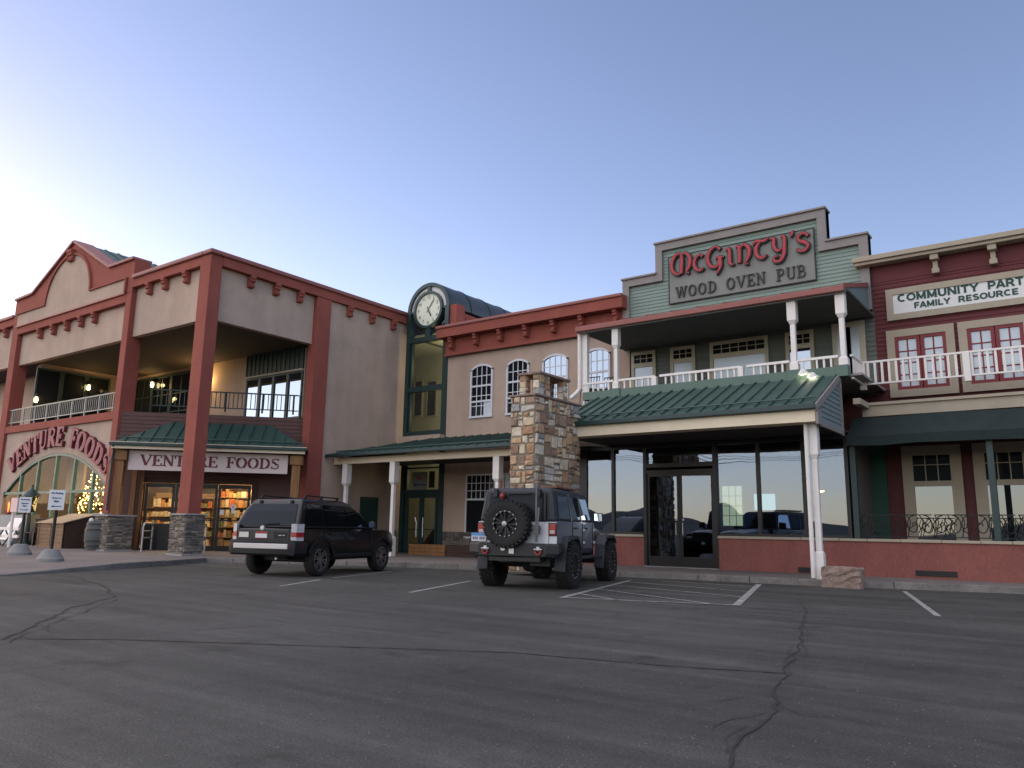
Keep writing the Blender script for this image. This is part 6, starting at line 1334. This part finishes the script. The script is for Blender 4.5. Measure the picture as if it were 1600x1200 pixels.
for s in (-1, 1):
    for y0_, y1_, t0, t1, nm in ((-.58, .12, -.52, .12, 'quarter_window'), (.30, .84, .30, .82, 'door_window'), (.98, 1.62, .95, 1.46, 'door_window')):
        b = MB(); b.add([js(y0_, 1.36, s), js(y1_, 1.36, s), js(t1, 1.80, s), js(t0, 1.80, s)], [(0, 1, 2, 3)]); L(b, nm, 'carglass', jeep)
    b = MB()
    for y in (.20, .90): b.hexa([js(y, 1.32, s, .0), js(y+.07, 1.32, s, .0), js(y+.07, 1.32, s, .014), js(y, 1.32, s, .014), js(y, 1.86, s, .0), js(y+.05, 1.86, s, .0), js(y+.05, 1.86, s, .014), js(y, 1.86, s, .014)])
    L(b, 'door_frame', 'jeepgrey', jeep)
    b = MB()
    for y in (.20, .92, 1.72): b.box(s*.815, s*.826, y, y+.012, .74, 1.28)
    L(b, 'door_gap', 'black', jeep)
    for y in (.94, 1.74):
        b = MB()
        for z in (.86, 1.12): b.box(s*.82, s*.845, y, y+.11, z, z+.05)
        L(b, 'hinge', 'jeepsilver', jeep, bevel=.006)
    for y in (.34, 1.08): b = MB(); b.bar((s*.84, y, 1.18), (s*.84, y+.14, 1.18), .03, .03); L(b, 'door_handle', 'black', jeep)
    # rear flare and front wing
    for yc, zc2, nm in ((0, .56, 'rear_flare'), (2.86, .56, 'front_wing')):
        b = MB(); pr = [(-.60, -.16), (-.54, .22), (-.36, .44), (.34, .46), (.50, .26), (.58, -.16)] if yc == 0 else [(-.62, -.20), (-.50, .26), (-.30, .46), (.42, .48), (.62, .34)]
        for (a, z), (c, d) in zip(pr[:-1], pr[1:]):
            b.hexa([(s*.70, yc+a, zc2+z-.035), (s*.925, yc+a, zc2+z-.055), (s*.925, yc+c, zc2+d-.055), (s*.70, yc+c, zc2+d-.035), (s*.70, yc+a, zc2+z+.03), (s*.92, yc+a, zc2+z), (s*.92, yc+c, zc2+d), (s*.70, yc+c, zc2+d+.03)])
        L(b, nm, 'hardtop', jeep, bevel=.015)
    b = MB(); b.box(s*.665, s*.81, -.845, -.80, 1.04, 1.25); tl = L(b, 'tail_lamp', 'lampred', jeep, bevel=.012)
    b = MB(); b.box(s*.69, s*.785, -.849, -.846, 1.07, 1.13); L(b, 'lens_clear', 'lampclear', tl)
    b = MB(); b.box(s*.655, s*.82, -.825, -.801, 1.02, 1.27); L(b, 'lamp_surround', 'black', tl)
    b = MB(); b.hexa([(s*.86, 1.62, 1.30), (s*1.08, 1.62, 1.30), (s*1.07, 1.72, 1.31), (s*.86, 1.72, 1.31), (s*.86, 1.62, 1.52), (s*1.07, 1.62, 1.52), (s*1.06, 1.71, 1.51), (s*.86, 1.71, 1.51)]); mo = L(b, 'wing_mirror', 'black', jeep, bevel=.02)
    b = MB(); b.add([(s*.89, 1.615, 1.325), (s*1.06, 1.615, 1.325), (s*1.05, 1.615, 1.50), (s*.89, 1.615, 1.50)], [(0, 1, 2, 3)]); L(b, 'mirror_glass', 'mirror', mo)
    b = MB(); b.tube([(s*.86, .55, .58), (s*.88, 2.2, .58)], .04, 8); b.bar((s*.6, 1.0, .62), (s*.87, 1.0, .58), .05, .05); b.bar((s*.6, 1.9, .62), (s*.87, 1.9, .58), .05, .05); L(b, 'side_step', 'black', jeep)
b = MB(); b.add([(-.62, -.815, 1.36), (.62, -.815, 1.36), (.58, -.765, 1.84), (-.58, -.765, 1.84)], [(0, 1, 2, 3)]); L(b, 'rear_window', M['reargl'], jeep)
for x in (-.46, .44): b = MB(); b.box(x-.04, x+.04, -.82, -.73, 1.76, 1.92); L(b, 'hinge', 'black', jeep, bevel=.008)
b = MB(); b.bar((-.22, -.83, 1.83), (.28, -.82, 1.84), .03, .03); L(b, 'wiper', 'black', jeep)
# rear bumper
b = MB(); loft(b, [(-1.06, [(0, .64), (.66, .64), (.70, .70), (.70, .84), (.66, .88), (0, .88)]), (-.98, [(0, .60), (.84, .62), (.92, .70), (.92, .84), (.90, .88), (0, .88)]), (-.62, [(0, .66), (.84, .72), (.92, .76), (.92, .84), (.90, .88), (0, .88)])]); bp = L(b, 'rear_bumper', 'black', jeep)
b = MB(); b.box(-.5, .55, -1.0, -.75, .54, .63); L(b, 'crossmember', 'black', bp)
for x in (-.54, .54):
    b = MB(); b.arcband(lambda u, v, d: (x+u, -1.10-d, .73+v), .04, .065, rad(-200), rad(20), -.012, .012, 14); L(b, 'tow_shackle', 'redpaint', bp)
    b = MB(); b.box(x-.03, x+.03, -1.10, -1.05, .75, .82); b.tube([(x-.08, -1.10, .77), (x+.08, -1.10, .77)], .014, 6); L(b, 'shackle_mount', 'steel', bp)
b = MB(); b.box(-.05, .05, -1.09, -1.05, .68, .78); b.lathe((-.18, -1.06, .78), (0, -1, 0), [(0, .02), (.05, .02), (.05, 0)], 12); L(b, 'tow_hitch', 'steel', bp)
# spare wheel, plate, jack, aerial
b = MB(); b.box(-.2, .1, -.98, -.80, 1.05, 1.25); L(b, 'spare_carrier', 'black', jeep)
wheel(jeep, 0, 0, .445, .30, 1, 'black', 6, knobs=30, name='spare_wheel', axis=(0, -1, 0), c=(-.10, -1.06, 1.24), rimr=.56)
b = MB(); b.lathe((-.10, -1.20, 1.24), (0, -1, 0), [(.055, 0), (.05, .03), (0, .035)], 14); L(b, 'hub_cap', 'alloy', jeep)
b = MB(); b.box(-.93, -.62, -.88, -.865, .90, 1.06); pl_ = L(b, 'licence_plate', 'plate', jeep)
b = MB(); b.box(-.93, -.62, -.884, -.8802, 1.005, 1.06); L(b, 'plate_band', 'plblue', pl_)
b = MB()
for k, x in enumerate((-.90, -.86, -.82, -.755, -.715, -.675)): b.box(x, x+.022, -.884, -.8802, .93, .985)
L(b, 'plate_characters', 'lblue', pl_)
b = MB(); b.bar((.47, -.99, .90), (.46, -.96, 2.0), .035, .055, (0, 1, 0)); b.box(.42, .52, -1.03, -.92, 1.05, 1.22); b.bar((.50, -1.02, 1.12), (.52, -1.0, 1.55), .03, .03, (0, 1, 0)); b.box(.43, .50, -.99, -.93, 1.94, 2.03); b.lathe((.465, -.965, 1.16), (1, 0, 0), [(0, -.07), (.06, -.07), (.06, .07), (0, .07)], 12)
for k in range(18): b.box(.462, .476, -1.022+.0015*k, -.985+.0015*k, .95+.05*k, .975+.05*k)
L(b, 'farm_jack', M.setdefault('jack', mat('dull_jack_steel', (.13, .13, .135), .5, metal=.5)), jeep)
b = MB(); b.bar((.60, -.87, 1.32), (.58, -.82, 1.86), .03, .03, (0, 1, 0)); L(b, 'jack_handle', 'black', jeep)
b = MB(); b.tube([(-.30, -.86, 1.55), (-.30, -.85, 2.12)], .006, 5); an = L(b, 'aerial_whip', 'redpaint', jeep); b = MB(); b.lathe((-.30, -.855, 1.78), (0, 0, 1), [(0, -.05), (.035, -.04), (.05, 0), (.035, .04), (0, .05)], 12); L(b, 'aerial_ball', 'redpaint', an, smooth=True)
b = MB(); b.box(.30, .62, -.2, 1.1, 1.965, 2.01); L(b, 'roof_board', 'brownbar', jeep, bevel=.01)
b = MB(); b.box(-.45, .45, -.6, 3.1, .50, .70); b.tube([(-.75, 0, .45), (.75, 0, .45)], .06, 8); b.lathe((0, 0, .45), (0, 1, 0), [(0, -.17), (.15, -.1), (.15, .1), (0, .17)], 12); b.tube([(-.75, 2.95, .45), (.75, 2.95, .45)], .06, 8); b.bar((.4, -.9, .62), (.62, 0.3, .42), .05, .05); b.bar((-.4, -.9, .62), (-.62, .3, .42), .05, .05); b.box(.25, .65, -.72, -.35, .45, .66); L(b, 'underbody', 'black', jeep)
for x, y in ((.80, 0), (-.80, 0), (.80, 2.95), (-.80, 2.95)): wheel(jeep, x, y, .445, .33, 1 if x > 0 else -1, 'black', 8, knobs=30, rimr=.56)
b = MB(); b.add([(-.72, 1.79, 1.32), (.72, 1.79, 1.32), (.64, 1.60, 1.86), (-.64, 1.60, 1.86)], [(0, 1, 2, 3)]); L(b, 'windscreen', 'carglass', jeep)

# ================================================================== THINGS ON THE PAVEMENT
def sign_stand(px, pyb, pyp, pyt, Y, zg, label, lines, flip=1, w=.52, h=.72):
    p = at(px, pyb, 'y', Y); x, y = p.x, Y; t = thing('sign_stand', label, 'sign', (x, y, zg), 'notice signs on concrete feet')
    b = MB(); b.lathe((x, y, zg-.06), (0, 0, 1), [(.31, 0), (.31, .12), (.17, .34), (.12, .36), (0, .36)], 24); L_ = b.build('concrete_foot', M.setdefault('foot', mat('sign_foot_concrete', (.23, .22, .21), .9, var=.2, vs=5, bump=.3)), t)
    zt = at(px, pyp, 'y', Y).z; ztt = at(px, pyt, 'y', Y).z
    b = MB(); b.tube([(x, y, zg+.28), (x, y, ztt-.05)], .042, 10); b.build('pole', 'black', t)
    # panel faces the car park (towards +x -y)
    a = Vector((.60, .80, 0)).normalized(); nn = Vector((a.y, -a.x, 0)); c = Vector((x, y, 0))+nn*.05; w2 = (ztt-zt)*.36
    P = lambda u, z, d: c+a*u+nn*d+Vector((0, 0, z))
    b = MB(); b.hexa([P(-w2, zt, 0), P(w2, zt, 0), P(w2, zt, .012), P(-w2, zt, .012), P(-w2, ztt, 0), P(w2, ztt, 0), P(w2, ztt, .012), P(-w2, ztt, .012)]); b.build('panel', 'signwhite', t, bevel=.004)
    H_ = ztt-zt
    for k, (s_, f_) in enumerate(zip(lines, (.80, .56, .40))): ftext('lettering', s_, H_*.115, 'lblue', t, lambda u, v, d: P(u, zt+H_*f_+v, .0135+d), bold=.003, ext=.004)
    b = MB(); zc_ = zt+H_*.18
    b.prism([P(f*H_*.24, zc_+g*H_, .0135) for f, g in ((-1, 0), (-.4, .05), (-.4, .02), (1, .02), (1, -.02), (-.4, -.02), (-.4, -.05))] if flip > 0 else [P(-f*H_*.24, zc_+g*H_, .0135) for f, g in ((-1, 0), (-.4, .05), (-.4, .02), (1, .02), (1, -.02), (-.4, -.02), (-.4, -.05))], nn*.004); b.build('arrow', 'lblue', t)
    return t
p = at(78, 876, 'z', .14); sign_stand(78, 876, 797, 766, p.y, .13, 'white notice sign with left arrow on a black pole, nearer of the two concrete feet', ('No Parking', 'Between', 'Signs'))
p = at(28, 866, 'z', .19); sign_stand(30, 866, 801, 777, p.y, .18, 'white notice sign with right arrow on a black pole, farther of the two concrete feet', ('No Parking', 'Between', 'Signs'), -1)
def W3(px, py, y): return at(px, py, 'y', y)
# wooden bin with a sloping lid
x0, x1 = W3(59, 840, 12.7).x, W3(98, 840, 12.7).x; y0, y1 = 12.7, 13.75
zf, zk = W3(98, 817, 12.7).z, W3(130, 803, 13.75).z; zg = .22
t = thing('wooden_bin', 'wooden storage bin with pale sloping lid below the arched window', 'bin', ((x0+x1)/2, (y0+y1)/2, zg), None)
b = MB(); n_ = 6
for k in range(n_): b.box(x0+.06, x1-.06, y0+.003*(k % 2), y0+.03, zg+.06+(zf-zg-.08)*k/n_, zg+.06+(zf-zg-.08)*(k+1)/n_-.008)
for x in (x0, x1-.06, (x0+x1)/2-.03): b.box(x, x+.06, y0-.025, y0, zg, zf-.02)
b.box(x0, x1, y0-.02, y0+.02, zg, zg+.08); b.build('front_panel', 'wood', t)
b = MB(); b.prism([(x1-.03, y0+.04, zg), (x1-.03, y1, zg), (x1-.03, y1, zk-.03), (x1-.03, y0+.04, zf-.02)], (.03, 0, 0)); b.prism([(x0, y0+.04, zg), (x0, y1, zg), (x0, y1, zk-.03), (x0, y0+.04, zf-.02)], (.03, 0, 0)); b.box(x0+.03, x1-.03, y1-.03, y1, zg, zk-.04); b.build('side_panel', 'darkwood', t)  # sides take the dark wood: their shade is put into the colour
b = MB(); b.hexa([(x0-.06, y0-.08, zf-.02), (x1+.06, y0-.08, zf-.02), (x1+.06, y1+.02, zk-.02), (x0-.06, y1+.02, zk-.02), (x0-.06, y0-.08, zf+.01), (x1+.06, y0-.08, zf+.01), (x1+.06, y1+.02, zk+.01), (x0-.06, y1+.02, zk+.01)]); b.build('lid', 'plywood', t)
# barrel
x, y = W3(154, 840, 13.2).x, 13.2; zt = W3(154, 815, 13.2).z; zg = .24; H_ = zt-zg
t = thing('barrel', 'dark weathered half open barrel of litter beside the stone pier of the second pillar', 'barrel', (x, y, zg))
b = MB(); b.lathe((x, y, zg), (0, 0, 1), [(0, 0), (.36, 0), (.42, H_*.3), (.435, H_*.5), (.42, H_*.7), (.37, H_), (.33, H_), (.33, H_-.08), (0, H_-.08)], 28); b.build('staves', 'barrel', t, smooth=True)
for f in (.12, .3, .7, .9):
    b = MB(); r1 = .375+.065*sin(pi*f); b.lathe((x, y, zg+H_*f-.02), (0, 0, 1), [(r1, 0), (r1+.008, 0), (r1+.008, .04), (r1, .04)], 28); b.build('hoop', 'black', t)
b = MB(); rnd = random.Random(2)
for k in range(7): cx, cy = x+rnd.uniform(-.2, .2), y+rnd.uniform(-.2, .2); b.lathe((cx, cy, zg+H_-.06), (rnd.uniform(-.3, .3), rnd.uniform(-.3, .3), 1), [(0, 0), (.07, .02), (.09, .1), (.05, .17), (0, .18)], 8)
b.build('litter', 'signwhite', t)
# lamp post
x, y = W3(46, 800, 13.1).x, 13.1; zl = W3(46, 757, 13.1).z
t = thing('lamp_post', 'unlit dark green lantern post standing before the arched window', 'lamp post', (x, y, .24))
b = MB(); b.lathe((x, y, .24), (0, 0, 1), [(0, 0), (.17, 0), (.17, .12), (.09, .2), (.08, .5), (.07, zl-1.25), (0, zl-1.25)], 14); b.build('column', 'greenframe', t)
b = MB(); b.lathe((x, y, zl-1.02), (0, 0, 1), [(0, 0), (.13, 0), (.20, .04), (.24, .58), (0, .58)], 6); o = b.build('lantern', M.setdefault('lglass', dark_pane('lantern_glass', (.01, .03, .028), .12)), t)
b = MB(); b.lathe((x, y, zl-.45), (0, 0, 1), [(.32, 0), (.30, .05), (.16, .2), (.07, .27), (.04, .36), (.05, .40), (0, .45)], 12); b.build('finial_cap', 'greenframe', t, smooth=True)
# ice chest, white barrier, dark bench at the far left
xr_, yr_ = W3(29, 830, 13.0).x, 13.0
zt = W3(29, 804, 13.0).z
t = thing('ice_chest', 'pale grey slanted front ice chest at the left edge before the arched window', 'ice chest', (xr_-1.2, 13.3, .25))
b = MB(); b.prism([(xr_, 12.75, .25), (xr_, 13.7, .25), (xr_, 13.7, zt), (xr_, 13.25, zt)], (-2.4, 0, 0)); b.build('cabinet', 'signgrey', t, bevel=.02)
b = MB(); b.hexa([(xr_-1.1, 12.78, .42), (xr_-.12, 12.78, .42), (xr_-.12, 12.8, .42), (xr_-1.1, 12.8, .42), (xr_-1.1, 13.17, zt-.12), (xr_-.12, 13.17, zt-.12), (xr_-.12, 13.19, zt-.12), (xr_-1.1, 13.19, zt-.12)]); b.build('door', 'white', t)
xw_ = W3(30, 826, 12.0).x; zg = .25
t = thing('barrier', 'white two rail barrier on dark legs at the far left of the pavement', 'barrier', (xw_-1.3, 12.0, zg))
for z in (W3(20, 826, 12.0).z, W3(20, 838, 12.0).z): b = MB(); b.box(xw_-2.6, xw_, 11.97, 12.03, z-.05, z+.05); b.build('rail', 'white', t)
for dx in (-.5, -1.3, -2.2): b = MB(); b.bar((xw_+dx-.15, 11.8, zg), (xw_+dx, 12.06, W3(20, 825, 12).z), .04, .04); b.bar((xw_+dx+.15, 12.3, zg), (xw_+dx, 12.06, W3(20, 825, 12).z), .04, .04); b.build('leg', 'black', t)
xb0, xb1 = W3(36, 830, 13.0).x, W3(58, 830, 13.0).x
t = thing('bench', 'dark metal slatted bench against the brown boards beside the wooden bin', 'bench', ((xb0+xb1)/2, 13.1, .25))
b = MB(); b.box(xb0, xb1, 12.9, 13.35, .68, .72); b.build('seat', 'darkwood', t)
b = MB()
for z in (.86, 1.0, 1.13): b.box(xb0, xb1, 13.38, 13.41, z, z+.07)
b.build('backrest', 'darkwood', t)
for x in (xb0+.06, xb1-.06): b = MB(); b.bar((x, 12.93, .25), (x, 12.93, .68), .05, .05); b.bar((x, 13.4, .25), (x, 13.42, 1.2), .05, .05); b.build('leg', 'black', t)
xp = W3(17, 815, 11.6)
t = thing('leaning_placard', 'white placard on a leaning white pole at the far left beside the arrow sign', 'placard', (xp.x, 11.6, .24))
q0, q1 = W3(13, 858, 11.6), W3(24, 779, 11.6)
b = MB(); b.tube([q0, q1], .05, 8); b.build('pole', 'white', t); b = MB(); pa, pb_ = W3(20, 778, 11.55), W3(27, 800, 11.55); b.box(pa.x, pb_.x, 11.52, 11.55, pb_.z, pa.z); b.build('panel', M.setdefault('pinkp', mat('pink_white_panel', (.62, .46, .45), .6)), t)
# cart rails at the shop entrance
for u, lab in ((.86, 'bent steel guard rail left of the shop entrance, behind the corner pillar'), (2.62, 'bent steel guard rail right of the corner pillar at the shop entrance')):
    t = thing('guard_rail', lab, 'guard rail', tuple(dg(u, 1, .13)), 'steel guard rails at the entrance')
    b = MB(); P = lambda d, z: dg(u, d, z)
    b.tube([P(.25, .13), P(.25, 1.0), P(.33, 1.1), P(1.32, 1.1), P(1.4, 1.0), P(1.4, .13)], .03, 8); b.build('hoop', 'steel', t); b = MB(); b.tube([P(.25, .62), P(1.4, .62)], .025, 8); b.build('middle_bar', 'steel', t)
    b = MB(); b.hexa([P(.25, .55)+DU*-.01, P(1.4, .55)+DU*-.01, P(1.4, .55)+DU*.01, P(.25, .55)+DU*.01, P(.25, .68)+DU*-.01, P(1.4, .68)+DU*-.01, P(1.4, .68)+DU*.01, P(.25, .68)+DU*.01]) if u > 2 else b.tube([P(.25, .85), P(1.4, .85)], .02, 6); b.build('panel_bar', 'steel', t)
# small dry weed at the kerb
p = at(711, 889, 'z', .0); t = thing('dry_weed', 'small dry weed growing at the kerb between the two cars', 'weed', p)
b = MB(); rnd = random.Random(8)
for k in range(60):
    a = rnd.uniform(0, 2*pi); r = rnd.uniform(.05, .16); h = rnd.uniform(.05, .2); q = Vector(p)+Vector((cos(a)*r*.3, sin(a)*r*.3, 0)); e = Vector(p)+Vector((cos(a)*r, sin(a)*r, h)); s_ = Vector((-sin(a), cos(a), 0))*.008; b.add([q-s_, q+s_, e], [(0, 1, 2)])
b.build('foliage', M.setdefault('weed', mat('dry_weed_leaf', (.10, .08, .045), .9)), t, fix=False)

# grit lying on the asphalt
b = MB(); rnd = random.Random(31)
def pebble(x, y, k):
    a = rnd.uniform(0, 6); q = [Vector((x+k*cos(a+i*2.09)*rnd.uniform(.7, 1.2), y+k*sin(a+i*2.09)*rnd.uniform(.7, 1.2), .002)) for i in range(3)]; t_ = Vector((x, y, .002+k*rnd.uniform(.5, 1)))
    b.add(q+[t_], [(0, 1, 3), (1, 2, 3), (2, 0, 3)])
for i in range(2600):
    r = 2.2+13*rnd.random()**1.6; a = YAW+rnd.uniform(-.62, .62); pebble(-sin(a)*r, cos(a)*r, rnd.choice((.003, .004, .005, .008)))
for i in range(1400):
    j = rnd.randrange(5, len(KL)-2); A0, A1 = Vector(KL[j]), Vector(KL[j+1]); q = A0+(A1-A0)*rnd.random(); d_ = abs(rnd.gauss(0, .22))+.10; pebble(q.x+d_*.3, q.y-d_, rnd.choice((.006, .009, .012)))
o = b.build('grit', mat('grit_stone', (.13, .12, .11), .9, var=.5, vs=30), kind='stuff'); o['label'] = 'loose grit and small stones scattered over the asphalt'; o['category'] = 'grit'
